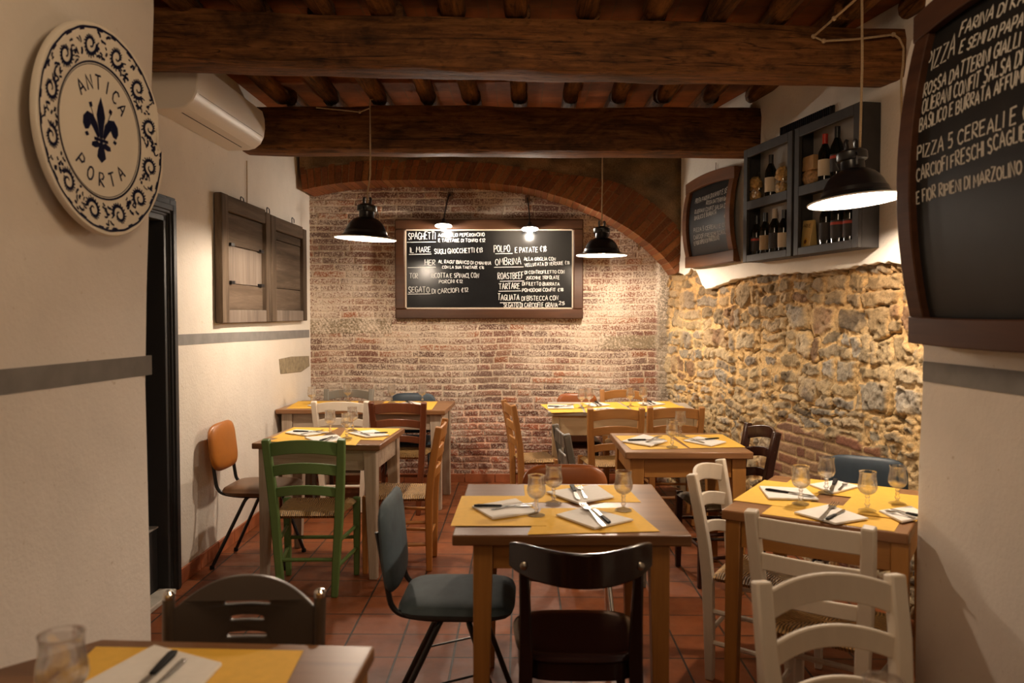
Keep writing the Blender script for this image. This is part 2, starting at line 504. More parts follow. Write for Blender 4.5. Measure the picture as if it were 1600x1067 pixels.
# ================================================================== the room
def vn(x, y, freq, seed):
    rs = np.random.RandomState(seed); G = rs.rand(128, 128)
    x = x * freq + 37.3; y = y * freq + 11.7
    xi = np.floor(x).astype(int); yi = np.floor(y).astype(int)
    fx = x - xi; fy = y - yi
    fx = fx * fx * (3 - 2 * fx); fy = fy * fy * (3 - 2 * fy)
    g = lambda a, b: G[a % 128, b % 128]
    return (g(xi, yi) * (1 - fx) + g(xi + 1, yi) * fx) * (1 - fy) + (g(xi, yi + 1) * (1 - fx) + g(xi + 1, yi + 1) * fx) * fy
def fbm(x, y, freq, seed, oct=4):
    a, t, n = 1.0, 0, 0
    for k in range(oct):
        t = t + a * vn(x, y, freq * 2 ** k, seed + k); n += a; a *= .5
    return t / n - .5
def sstep(a, b, x):
    t = np.clip((x - a) / (b - a), 0, 1); return t * t * (3 - 2 * t)
def hash2(a, b, seed):
    return np.modf(np.abs(np.sin(a * 127.1 + b * 311.7 + seed * 74.7) * 43758.5453))[0]

def tint_mesh(name, verts, faces, cols, mat, smooth=True, angle=50):
    me = bpy.data.meshes.new(name)
    me.from_pydata(verts, [], faces)
    at = me.color_attributes.new('tint', 'FLOAT_COLOR', 'POINT')
    c = np.ones((len(verts), 4), np.float32); c[:, :3] = cols
    at.data.foreach_set('color', c.ravel())
    me.materials.append(mat)
    me.polygons.foreach_set('use_smooth', [smooth] * len(me.polygons))
    if smooth and angle: me.set_sharp_from_angle(angle=math.radians(angle))
    o = bpy.data.objects.new(name, me); COL.objects.link(o)
    return o

def relief(name, wall, u0, u1, z0, z1, res, fn, mat, base=0):
    nu, nz = int((u1 - u0) / res) + 1, int((z1 - z0) / res) + 1
    U, Z = np.meshgrid(np.linspace(u0, u1, nu), np.linspace(z0, z1, nz))
    H, C = fn(U, Z)
    H = H + base
    X = wall.o.x + wall.u.x * U - wall.w.x * H
    Y = wall.o.y + wall.u.y * U - wall.w.y * H
    V = np.stack([X, Y, Z], -1).reshape(-1, 3)
    I = np.arange(nu * nz).reshape(nz, nu)
    Fc = np.stack([I[:-1, :-1], I[:-1, 1:], I[1:, 1:], I[1:, :-1]], -1).reshape(-1, 4)
    return tint_mesh(name, V.tolist(), Fc.tolist(), C.reshape(-1, 3), mat, True, 0)

def brick_fn(course=.0625, length=.25, mort=.0062, amp=.010, seed=3, pal=None, mcol=(.50, .40, .29), rects=()):
    pal = np.array(pal)
    def fn(U, Z):
        x = U + fbm(U, Z, 3, seed, 3) * .035 + fbm(U, Z, 26, seed + 9, 2) * .010
        z = Z + fbm(U, Z, 2.2, seed + 20, 3) * .03 + fbm(U, Z, 30, seed + 30, 2) * .0075
        row = np.floor(z / course)
        L = length * (.88 + .24 * hash2(row, 1, seed))
        xo = x + hash2(row, 2, seed) * length + .5 * length * (row % 2)
        col = np.floor(xo / L)
        cut = hash2(row, col, seed + 5) > .78       # a header pair in place of a stretcher
        fx = (xo / L - col) * L
        half = np.where(fx > L / 2, 1, 0)
        fx2 = np.where(cut, np.minimum(np.minimum(fx, L - fx), np.abs(fx - L / 2)), np.minimum(fx, L - fx))
        fz = (z / course - row) * course
        d = np.minimum(fx2, np.minimum(fz, course - fz))
        bid = hash2(row, col * 2 + np.where(cut, half, 0), seed + 7)
        bid2 = hash2(row + 3, col * 2 + np.where(cut, half, 0), seed + 8)
        ero = fbm(U, Z, 1.6, seed + 40, 2) * .006
        k = sstep(mort * .55, mort * 1.35, d + ero)
        h = k * (.35 + .65 * bid2) * amp + fbm(U, Z, 45, seed + 50, 3) * .005
        ci = np.clip((bid * len(pal)).astype(int), 0, len(pal) - 1)
        c = pal[ci] * (.8 + .4 * bid2[..., None])
        mc = np.array(mcol) * (.8 + .5 * (fbm(U, Z, 12, seed + 60, 3) + .4)[..., None])
        c = c * k[..., None] + mc * (1 - k[..., None])
        for (a, b, e, f, rc) in rects:
            wu = U + fbm(U, Z, 9, seed + 70, 2) * .03; wz = Z + fbm(U, Z, 9, seed + 71, 2) * .02
            q = np.minimum(np.minimum(wu - a, b - wu), np.minimum(wz - e, f - wz))
            kk = sstep(-.006, .004, q)
            ch = np.sin((U * 1.0 + Z * .75) * 190 + fbm(U, Z, 6, seed + 73, 2) * 9)
            h = h * (1 - kk) + kk * (.012 + .0025 * ch + fbm(U, Z, 14, seed + 74, 3) * .008)
            c = c * (1 - kk[..., None]) + np.array(rc) * (1 + .12 * ch[..., None]) * kk[..., None]
        return h, np.clip(c, .01, .95)
    return fn

BRICKPAL = [(.22, .105, .07), (.19, .09, .065), (.27, .145, .10), (.15, .075, .055), (.26, .16, .115), (.29, .115, .06), (.19, .115, .09)]
def back_fn(U, Z):
    h, c = brick_fn(course=.0585, length=.27, mort=.0058, pal=BRICKPAL, mcol=(.60, .50, .38),
                    rects=((-1.90, -1.13, 1.325, 1.455, (.235, .185, .12)), (.70, 1.25, 1.19, 1.31, (.24, .19, .125))))(U, Z)
    # rough stone where the brick meets the rubble wall
    k = sstep(1.19, 1.23, U + fbm(U, Z, 5, 91, 3) * .06)
    q = np.array((.25, .21, .16)) * (.8 + .9 * (fbm(U, Z, 6, 92, 4) + .35))[..., None]
    c = c * (1 - k[..., None]) + q * k[..., None]
    h = h + k * (.03 + fbm(U, Z, 7, 93, 4) * .03)
    # the lowest courses are rougher and redder
    low = sstep(.85, .55, Z)
    c = c * (1 + low[..., None] * np.array((.18, -.12, -.2)))
    h = h + low * fbm(U, Z, 16, 95, 3) * .022
    return h, c
wall_back = struct(relief('wall_back', W_BACK, -1.95, 1.32, 0, 2.76, .0068, back_fn, M['brick']), 'whitewashed old brick wall under the brick arch')

# ---- rubble wall on the right
def stone_cells(u0, u1, z0, z1, seed):
    rs = np.random.RandomState(seed); out = []
    z = z0
    while z < z1:
        h = rs.choice([.055, .075, .10, .13, .165]); u = u0 + rs.uniform(-.2, 0)
        while u < u1:
            w = rs.choice([.05, .08, .11, .15, .20, .27, .34])
            if h > .12 and w > .10 and rs.rand() < .45:      # small stones packed in place of a big one
                for q in range(2):
                    out.append((u + w / 2, z + h * (.27 + .46 * q), w * .55, h * .27))
            else:
                out.append((u + w / 2 + rs.uniform(-.015, .015), z + h / 2 + rs.uniform(-.03, .03), w * rs.uniform(.45, .58), h * rs.uniform(.45, .58)))
            u += w
        z += h * .97
    return np.array(out)
SPAL = np.array([(.26, .205, .13), (.21, .165, .105), (.34, .27, .175), (.25, .22, .17), (.165, .13, .09), (.40, .32, .21), (.30, .25, .19), (.27, .17, .10), (.37, .28, .16), (.32, .29, .24)])
def stone_fn(U, Z):
    cells = stone_cells(-.7, 4.0, -.1, 2.3, 21)
    wu = (U + fbm(U, Z, 4, 301, 3) * .10 + fbm(U, Z, 22, 303, 3) * .030).ravel(); wz = (Z + fbm(U, Z, 4, 302, 3) * .09 + fbm(U, Z, 24, 304, 3) * .026).ravel()
    F1 = np.full(wu.shape, 9.0); F2 = np.full(wu.shape, 9.0); ID = np.zeros(wu.shape, int)
    for i, (cu, cz, w, h) in enumerate(cells):
        sel = np.nonzero((np.abs(wu - cu) < .45) & (np.abs(wz - cz) < .3))[0]
        d = (np.abs((wu[sel] - cu) / w) ** 3.2 + np.abs((wz[sel] - cz) / h) ** 3.2) ** (1 / 3.2)
        f1 = F1[sel]; f2 = F2[sel]
        near = d < f1
        F2[sel] = np.where(near, f1, np.minimum(f2, d))
        ID[sel] = np.where(near, i, ID[sel]); F1[sel] = np.where(near, d, f1)
    F1 = F1.reshape(U.shape); F2 = F2.reshape(U.shape); ID = ID.reshape(U.shape)
    e = (F2 - F1)
    r1 = hash2(ID, 1, 3); r2 = hash2(ID, 2, 4); r3 = hash2(ID, 5, 6); r4 = hash2(ID, 7, 8)
    du = U - cells[ID, 0]; dz = Z - cells[ID, 1]
    big = fbm(U, Z, 1.9, 310, 3)
    thr = .31 + 1.05 * np.clip(big + .15 - .30 * sstep(1.30, 1.70, Z), 0, 1) + .45 * fbm(U, Z, 11, 312, 4) + .18 * (r4 - .5)
    k = sstep(thr, thr + .09, e) * sstep(1.30, 1.12, F1)
    rough = fbm(U, Z, 16, 315, 5); fine_ = fbm(U, Z, 55, 316, 3)
    flat = .006 + .016 * r1 + du * (r3 - .5) * .16 + dz * (r2 - .6) * .22
    h = k * np.clip(flat, -.01, .03) + rough * (.012 * k + .019) + fine_ * .016 + fbm(U, Z, 3, 318, 3) * .03
    # gaps under the stones where mortar has fallen out
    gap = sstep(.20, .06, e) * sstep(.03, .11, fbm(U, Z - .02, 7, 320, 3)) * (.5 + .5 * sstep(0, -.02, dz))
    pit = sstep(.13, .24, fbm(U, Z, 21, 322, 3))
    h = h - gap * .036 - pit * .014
    col = SPAL[np.clip((r2 * len(SPAL)).astype(int), 0, len(SPAL) - 1)] * (.8 + .4 * r3[..., None])
    col = col * (1 + .8 * rough + .7 * fine_)[..., None]
    mort = np.array((.64, .44, .205)) * (.85 + .5 * (fbm(U, Z, 8, 330, 4) + .3) + .3 * fine_)[..., None]
    c = col * k[..., None] + mort * (1 - k[..., None])
    # pale lime smears over part of the stones, darker brown towards the top
    lime = sstep(-.04, .18, fbm(U, Z, 6, 332, 4)) * .6
    c = c * (1 - lime[..., None]) + np.array((.56, .43, .25)) * lime[..., None]
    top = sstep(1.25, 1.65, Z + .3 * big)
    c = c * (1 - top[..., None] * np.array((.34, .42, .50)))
    c = c * (1 - .62 * gap[..., None]) * (1 - .30 * pit[..., None])  # crevice shade painted into the tint of gaps and pits
    # patch of later brickwork low on the wall
    bh, bc = brick_fn(course=.068, length=.235, mort=.008, amp=.012, seed=61, mcol=(.56, .40, .21),
                      pal=[(.24, .11, .06), (.29, .17, .09), (.22, .12, .075), (.31, .19, .11), (.20, .09, .055)])(U, Z)
    q = np.minimum(np.minimum(U - 1.53, 2.60 - U), np.minimum(Z - .1, .81 - Z)) + fbm(U, Z, 5, 340, 3) * .16
    kb = sstep(-.01, .01, q)
    h = h * (1 - kb) + (bh + .008) * kb
    c = c * (1 - kb[..., None]) + bc * kb[..., None]
    return h, np.clip(c, .008, .9)
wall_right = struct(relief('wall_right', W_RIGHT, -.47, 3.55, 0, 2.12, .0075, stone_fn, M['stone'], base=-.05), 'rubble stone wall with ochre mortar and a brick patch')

# plaster covering the top of the rubble wall, with its ragged lower edge
edge = [(1057, 400), (1057, 425), (1069, 430), (1075, 426), (1079, 420), (1086, 423), (1091, 431), (1097, 445), (1102, 451), (1114, 449), (1128, 444),
        (1141, 439), (1158, 434), (1175, 432), (1192, 429), (1209, 430), (1230, 427), (1252, 426), (1276, 425), (1300, 421), (1322, 419), (1344, 415), (1370, 411), (1394, 410), (1405, 412), (1415, 417), (1440, 425)]
pts = [W_RIGHT.uz(x, y) for x, y in edge]
pts[0] = (.02, pts[0][1]); 
fine = []
for (a, b), (c, d) in zip(pts[:-1], pts[1:]):
    n = max(1, int(math.hypot(c - a, d - b) / .03))
    for k in range(n):
        t = k / n; fine.append((a + (c - a) * t, b + (d - b) * t + RND.uniform(-.006, .006)))
fine += [pts[-1], (3.9, pts[-1][1]), (3.9, 3.03), (.02, 3.03)]
mb = MB(); n = len(fine)
fr = [W_RIGHT.P(u, z, 0) for u, z in fine]; bk = [W_RIGHT.P(u, z, -.12) for u, z in fine]
mb.add(fr + bk, [tuple(range(n)), tuple(range(n, 2 * n))[::-1]] + [(i, n + i, n + (i + 1) % n, (i + 1) % n) for i in range(n)])
o = mb.build('wall_right_plaster', M['plaster'], bevel=.006, smooth=True, angle=30)
struct(o, 'white plaster ending in a ragged edge above the stones')

# ---- wall on the left with the door opening
def wbox(mb, W, u0, u1, z0, z1, o0, o1):
    a = [W.P(u0, z0, o1), W.P(u1, z0, o1), W.P(u1, z0, o0), W.P(u0, z0, o0)]
    return mb.hexa(a + [p + Vector((0, 0, z1 - z0)) for p in a])
D0, D1, DT = .62, 1.425, 2.02           # door opening along the wall, and its height
mb = MB()
wbox(mb, W_LEFT, -.05, D0, 0, 3.03, -.16, 0)
wbox(mb, W_LEFT, D0, D1, DT, 3.03, -.16, 0)
wbox(mb, W_LEFT, D1, 4.40, 0, 3.03, -.16, 0)
wall_left = struct(mb.build('wall_left', M['plaster'], smooth=False), 'white plastered wall with a painted grey stripe')
# an old stone left showing in the plaster at the corner
mb = MB()
q = [W_LEFT.uz(x, y) for x, y in ((436, 561), (455, 557), (482, 556), (483, 572), (470, 581), (438, 584))]
n = len(q); fr = [W_LEFT.P(u + RND.uniform(-.01, .01), z, .006) for u, z in q]; bk = [W_LEFT.P(u, z, -.01) for u, z in q]
mb.add(fr + bk, [tuple(range(n)), tuple(range(n, 2 * n))[::-1]] + [(i, n + i, n + (i + 1) % n, (i + 1) % n) for i in range(n)])
mb.build('exposed_stone', simple('corner_sandstone', (.27, .22, .14), .9, nscale=25, namt=.3, bump=.6), wall_left, bevel=.004)
mb = MB()
s = [(D1 + .11, 1.385, 1.325), (2.4, 1.378, 1.315), (3.2, 1.368, 1.302), (4.22, 1.358, 1.29)]
for (a, t0, b0), (b, t1, b1) in zip(s[:-1], s[1:]):
    mb.hexa([W_LEFT.P(a, b0, .0025), W_LEFT.P(b, b1, .0025), W_LEFT.P(b, b1, -.01), W_LEFT.P(a, b0, -.01),
             W_LEFT.P(a, t0, .0025), W_LEFT.P(b, t1, .0025), W_LEFT.P(b, t1, -.01), W_LEFT.P(a, t0, -.01)])
struct(mb.build('trim_1', M['stripe'], smooth=False), 'grey stripe painted along the white wall beside the shutters')

# doorway: moulded charcoal frame, dark recess, step
mb = MB()
for (w0, w1, out) in ((.0, .105, .012), (.012, .09, .024), (.028, .06, .034)):
    wbox(mb, W_LEFT, D1 + w0, D1 + w1, 0, DT + w1, .001, out)
    wbox(mb, W_LEFT, D0 - w1, D0 - w0, 0, DT + w1, .001, out)
    wbox(mb, W_LEFT, D0 - w0, D1 + w0, DT + w0, DT + w1, .001, out)
door = struct(mb.build('door_1', M['doorgrey'], bevel=.003), 'dark doorway with a moulded charcoal frame')
mb = MB()
wbox(mb, W_LEFT, D1 - .03, D1 + .001, 0, DT, -.16, .006); wbox(mb, W_LEFT, D0 - .001, D0 + .03, 0, DT, -.16, .006)
wbox(mb, W_LEFT, D0, D1, DT - .03, DT + .001, -.16, .006)
mb.build('door_jamb', M['doorgrey'], door, bevel=.003)
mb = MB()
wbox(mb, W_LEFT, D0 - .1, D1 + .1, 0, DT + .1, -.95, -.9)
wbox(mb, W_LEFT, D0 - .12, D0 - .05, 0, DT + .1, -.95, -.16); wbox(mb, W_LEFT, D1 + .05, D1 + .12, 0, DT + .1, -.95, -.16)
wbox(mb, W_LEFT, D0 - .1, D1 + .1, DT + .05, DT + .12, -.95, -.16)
mb.build('recess_wall', simple('dark_passage_shade', (.02, .018, .018), .9), door)  # near-black colour stands in for the shade inside the passage
mb = MB(); wbox(mb, W_LEFT, D0 + .03, D1 - .032, .0, .356, -.6, -.05)
mb.build('step', M['doorgrey'], door, bevel=.006)
mb = MB(); wbox(mb, W_LEFT, D0 + .03, D1 - .032, .356, .364, -.6, -.045)
mb.build('step_edge', simple('pale_step_edge', (.36, .33, .30), .5), door)
mb = MB(); wbox(mb, W_LEFT, D0 + .03, D1 - .035, .0, .03, -.045, .05)
mb.build('threshold', simple('worn_marble_threshold', (.5, .46, .4), .5, nscale=12, namt=.2), door, bevel=.006)

# ---- thick wall the camera looks through: its two jambs
def jamb(name, W, outline, depth, label, mat):
    """outline: (z, u) of the far corner; the jamb runs back along -u (left) or +u (right) towards the camera"""
    mb = MB(); sg = 1 if W is W_PIERL else -1; rows = []
    for z, u in outline:
        near = -2.3 if sg > 0 else 2.0
        a = W.P(near, z, 0); b = W.P(u - sg * .012, z, 0); c = W.P(u, z, -.012)
        d = W.P(u + sg * .0, z, -depth); e = W.P(near, z, -depth)
        rows.append([a, b, c, d, e] if sg > 0 else [e, d, c, b, a])
    vs = [p for r in rows for p in r]; fs = []
    for i in range(len(rows) - 1):
        for k in range(5):
            k2 = (k + 1) % 5
            fs.append((i * 5 + k, i * 5 + k2, (i + 1) * 5 + k2, (i + 1) * 5 + k))
    fs += [(4, 3, 2, 1, 0), tuple(range(len(vs) - 5, len(vs)))]
    mb.add(vs, [f[::-1] for f in fs])
    return struct(mb.build(name, mat, smooth=True, angle=60), label)
jl = []
for px, py in ((240, 1060), (237, 900), (233, 720), (230, 600), (232, 450), (236, 320), (239, 160), (243, 20)):
    u, z = W_PIERL.uz(px, py); jl.append((z, u))
jl = [(0, jl[0][1] + .01)] + jl + [(3.03, jl[-1][1])]
wall_pl = jamb('wall_front_left', W_PIERL, jl, .62, 'cream plastered pier with the majolica plate', M['plaster_pier'])
jr = []
for px, py in ((1427, 1060), (1429, 900), (1433, 720), (1439, 600), (1440, 545), (1428, 400), (1417, 300), (1410, 200), (1409, 127), (1413, 97), (1421, 66), (1438, 48)):
    u, z = W_PIERR.uz(px, py); jr.append((z, u))
jr = [(0, jr[0][1])] + jr + [(3.03, jr[-1][1] + .12)]
wall_pr = jamb('wall_front_right', W_PIERR, jr, .85, 'cream plastered pier carrying the big chalkboard', M['plaster_pier'])
mb = MB(); wbox(mb, W_PIERL, -2.2, -.02, 1.285, 1.353, -.01, .0025)
# the corner wanders, so the stripe stops just short of it
struct(mb.build('trim_2', M['stripe'], smooth=False), 'grey stripe painted on the cream pier under the majolica plate')
mb = MB(); wbox(mb, W_PIERR, .004, 2.0, 1.277, 1.343, -.01, .0025)
struct(mb.build('trim_3', M['stripe'], smooth=False), 'grey stripe painted on the cream pier below the big chalkboard')

# ---- floor, skirting
mb = MB(); mb.box(-3.0, -1.2, -.05, 3.2, 7.4, 0)
struct(mb.build('floor', M['floor'], smooth=False), 'square terracotta floor tiles with dark joints')
mb = MB()
u = D1 + .105
while u < 4.26:
    u1 = min(u + .27, 4.27); wbox(mb, W_LEFT, u + .002, u1 - .002, 0, .085, 0, .014); u = u1
struct(mb.build('baseboard_left', M['skirting'], bevel=.003), 'terracotta skirting tiles along the white wall')
mb = MB(); x = -1.84
while x < 1.3:
    x1 = min(x + .27, 1.32); wbox(mb, W_BACK, x + .002, x1 - .002, 0, .075, .012, .03); x = x1
struct(mb.build('baseboard_back', M['skirting'], bevel=.003), 'terracotta skirting tiles along the brick wall')

# ---- relieving arch and the rough stone above it
YA = 6.70
W_ARCH = Wall(0, YA, 1, 0)
intr = [(472, 297), (500, 291), (531, 286), (580, 282), (620, 281), (653, 281), (690, 282), (734, 284), (775, 287), (816, 292), (840, 297), (864, 304), (890, 312), (917, 323), (938, 332), (958, 343), (979, 355), (998, 368), (1017, 382), (1035, 399), (1046, 412), (1057, 428)]
extr = [(468, 262), (500, 258), (531, 254), (580, 251), (620, 250), (653, 250), (690, 251), (734, 253), (775, 256), (816, 262), (846, 266), (877, 271), (905, 275), (935, 279), (962, 284), (985, 294), (1005, 306), (1026, 322), (1045, 340), (1066, 362), (1078, 380), (1090, 400)]
def densify(poly, n):
    P = [W_ARCH.uz(x, y) for x, y in poly]
    L = [0]
    for a, b in zip(P[:-1], P[1:]): L.append(L[-1] + math.hypot(b[0] - a[0], b[1] - a[1]))
    out = []
    for k in range(n + 1):
        s = L[-1] * k / n; i = max(j for j in range(len(P) - 1) if L[j] <= s + 1e-9)
        t = (s - L[i]) / (L[i + 1] - L[i]); out.append((P[i][0] + (P[i + 1][0] - P[i][0]) * t, P[i][1] + (P[i + 1][1] - P[i][1]) * t))
    return out
NV = 60
pi_, pe_ = densify(intr, NV * 4), densify(extr, NV * 4)
vs, fs, cs = [], [], []
for k in range(NV):
    i0, i1 = k * 4, k * 4 + 4
    sh = .14
    lerp = lambda a, b, t: (a[0] + (b[0] - a[0]) * t, a[1] + (b[1] - a[1]) * t)
    A, B = lerp(pi_[i0], pi_[i1], .06), lerp(pi_[i0], pi_[i1], .92)
    Cc, Dd = lerp(pe_[i0], pe_[i1], .06), lerp(pe_[i0], pe_[i1], .92)
    spl = RND.choice((1.0, 1.0, .55, .7))
    pieces = [(0, spl - .02), (spl, 1.0)] if spl < 1 else [(0, 1)]
    for t0, t1 in pieces:
        q = [lerp(A, Cc, t0), lerp(B, Dd, t0), lerp(B, Dd, t1), lerp(A, Cc, t1)]
        f = RND.uniform(-.008, .006); b = len(vs)
        vs += [(x, YA + f, z) for x, z in q] + [(x, 7.09, z) for x, z in q]
        fs += [(b, b + 1, b + 2, b + 3), (b + 4, b + 7, b + 6, b + 5), (b, b + 4, b + 5, b + 1), (b + 1, b + 5, b + 6, b + 2), (b + 2, b + 6, b + 7, b + 3), (b + 3, b + 7, b + 4, b)]
        base = Vector(RND.choice([(.27, .095, .03), (.22, .075, .025), (.30, .12, .04), (.19, .07, .028), (.25, .085, .03)])) * RND.uniform(.8, 1.15)
        cs += [tuple(base)] * 8
# mortar bed behind the voussoirs
for k in range(0, NV * 4, 2):
    q = [pi_[k], pi_[k + 2], pe_[k + 2], pe_[k]]
    b = len(vs)
    up = lambda p, e: (p[0], p[1] + e)
    q = [up(q[0], .004), up(q[1], .004), q[2], q[3]]
    vs += [(x, YA + .006, z) for x, z in q] + [(x, 7.09, z) for x, z in q]
    fs += [(b, b + 1, b + 2, b + 3), (b, b + 4, b + 5, b + 1)]
    cs += [(.30, .19, .09)] * 8
arch = tint_mesh('wall_back_arch', vs, fs, np.array(cs), M['voussoir'], False)
struct(arch, 'segmental arch of brick voussoirs over the brick wall')
vs, fs, cs = [], [], []; NR = 26
xs = [p[0] for p in pe_]
for k in range(0, NV * 4 + 1):
    for r in range(NR + 1):
        t = r / NR; z = pe_[k][1] - .02 + (3.03 - pe_[k][1] + .02) * t
        d = .02 * (noise_v := (vn(np.array(pe_[k][0]), np.array(z), 6, 400) + .6 * vn(np.array(pe_[k][0]), np.array(z * 1.7), 15, 401)))
        vs.append((pe_[k][0], YA + .02 - d, z))
        g = float(vn(np.array(pe_[k][0] * .8), np.array(z * 1.6), 7, 402)); g2 = float(vn(np.array(pe_[k][0]), np.array(z), 13, 405))
        c = Vector((.15, .115, .07)).lerp(Vector((.25, .15, .07)), g) * (.55 + .8 * g2)
        cs.append(tuple(c))
for k in range(NV * 4):
    for r in range(NR):
        a = k * (NR + 1) + r; fs.append((a, a + NR + 1, a + NR + 2, a + 1))
struct(tint_mesh('wall_back_upper', vs, fs, np.array(cs), M['stone']), 'rough dark stonework over the brick arch')

# ---- ceiling
mb = MB(); mb.box(-2.2, 1.2, 3.03, 2.6, 7.3, 3.10)
struct(mb.build('ceiling', M['planelle'], smooth=False), 'terracotta slabs laid over the wooden joists')
for i, x in enumerate((-1.60, -1.28, -.955, -.64, -.325, .0, .34, .655, .965, 1.275, 1.59, 1.90)):
    for (ya, yb) in ((1.4, 3.95), (3.95, 5.5), (5.5, 7.05)):
        if x > 1.5 and ya > 5: continue
        if x > 1.7 and ya > 3.9: continue
        mb = MB(); n = 14; path = []; scl = []
        dx = RND.uniform(-.02, .02); sl = RND.uniform(-.03, .03); sz = RND.uniform(.9, 1.12)
        for k in range(n):
            t = k / (n - 1)
            path.append((dx + sl * (t - .5) + RND.uniform(-.004, .004), ya + (yb - ya) * t - (ya + yb) / 2, 0))
            scl.append((sz * RND.uniform(.96, 1.05), 1))
        seg = 12
        sec = [(.056 * math.copysign(abs(math.cos(a)) ** .75, math.cos(a)), .052 * math.copysign(abs(math.sin(a)) ** .75, math.sin(a))) for a in [2 * PI * q / seg for q in range(seg)]]
        mb.sweep(path, sec, (0, 0, 1), scl)
        o = mb.build('ceiling_joist', M['joist'], loc=(x, (ya + yb) / 2, 2.977))
        struct(o)
def big_beam(p0, p1, w, h, label, seed):
    rs = random.Random(seed)
    p0, p1 = Vector(p0), Vector(p1); L = (p1 - p0).length; n = 60; m = 20
    mb = MB(); path = []
    sec = []
    for q in range(m):
        a = 2 * PI * (q + .5) / m; ca, sa = math.cos(a), math.sin(a)
        k = (abs(ca) ** 7 + abs(sa) ** 7) ** (-1 / 7); sec.append((ca * k * w / 2, sa * k * h / 2))
    path = [(-L / 2 + L * k / (n - 1), 0, 0) for k in range(n)]
    mb.sweep(path, sec, (0, 0, 1))
    out = []
    from mathutils import noise as MN
    for v in mb.v:
        v = Vector(v); q = Vector((v.x * .9, v.y * 3 + seed, v.z * 3))
        f = MN.noise(q) * .016 + MN.noise(Vector((v.x * 3.5, v.y * 9 + seed, v.z * 9))) * .008
        r = Vector((0, v.y, v.z)).normalized()
        out.append(v + r * f + Vector((0, 0, .012 * MN.noise(Vector((v.x * .8, seed, 0))))))
    mb.v = [tuple(v) for v in out]
    d = (p1 - p0).normalized()
    o = mb.build('ceiling_beam', M['beam'], loc=(p0 + p1) / 2)
    o.rotation_euler = (0, -math.asin(d.z), math.atan2(d.y, d.x))
    return struct(o, label)
big_beam((-1.97, 3.92, 2.826), (2.02, 4.09, 2.772), .25, .25, 'thick old beam nearer the camera', 3)
big_beam((-1.90, 5.51, 2.752), (1.80, 5.49, 2.715), .26, .305, 'thick old beam in front of the brick arch', 8)
# ================================================================== tables
TOPZ = .77
def table(name, label, cx, cy, rot, w, d, th, ap, lt, lb, mtop, mleg, mleg_x, inset=.06, lean=0, H=TOPZ, group=None, iy=None, il=None, ir=None):
    t = thing(name, label, 'table', (cx, cy, 0), rot, group)
    mb = MB(); mb.box(-w / 2, -d / 2, H - th, w / 2, d / 2, H)
    mb.build('tabletop', mtop, t, bevel=.005)
    xi, yi = w / 2 - inset, d / 2 - (inset if iy is None else iy)
    zb = H - th
    XI = {-1: w / 2 - (inset if il is None else il), 1: w / 2 - (inset if ir is None else ir)}
    for sx in (-1, 1):
        for sy in (-1, 1):
            mb = MB()
            x1, y1 = sx * (XI[sx] - lt / 2), sy * (yi - lt / 2)
            x0, y0 = x1 + sx * (lean + (lt - lb) / 2), y1 + sy * (lean + (lt - lb) / 2)
            mb.hexa([(x0 - lb / 2, y0 - lb / 2, 0), (x0 + lb / 2, y0 - lb / 2, 0), (x0 + lb / 2, y0 + lb / 2, 0), (x0 - lb / 2, y0 + lb / 2, 0),
                     (x1 - lt / 2, y1 - lt / 2, zb), (x1 + lt / 2, y1 - lt / 2, zb), (x1 + lt / 2, y1 + lt / 2, zb), (x1 - lt / 2, y1 + lt / 2, zb)])
            mb.build('leg', mleg, t, bevel=.004)
    a = .011
    for sy in (-1, 1):
        mb = MB(); y = sy * (yi - .022); mb.box(-XI[-1] + lt, y - a, zb - ap, XI[1] - lt, y + a, zb)
        mb.build('apron', mleg_x, t, bevel=.002)
    for sx in (-1, 1):
        mb = MB(); x = sx * (XI[sx] - .022); mb.box(x - a, -yi + lt, zb - ap, x + a, yi - lt, zb)
        mb.build('apron', mleg_x, t, bevel=.002)
    return t

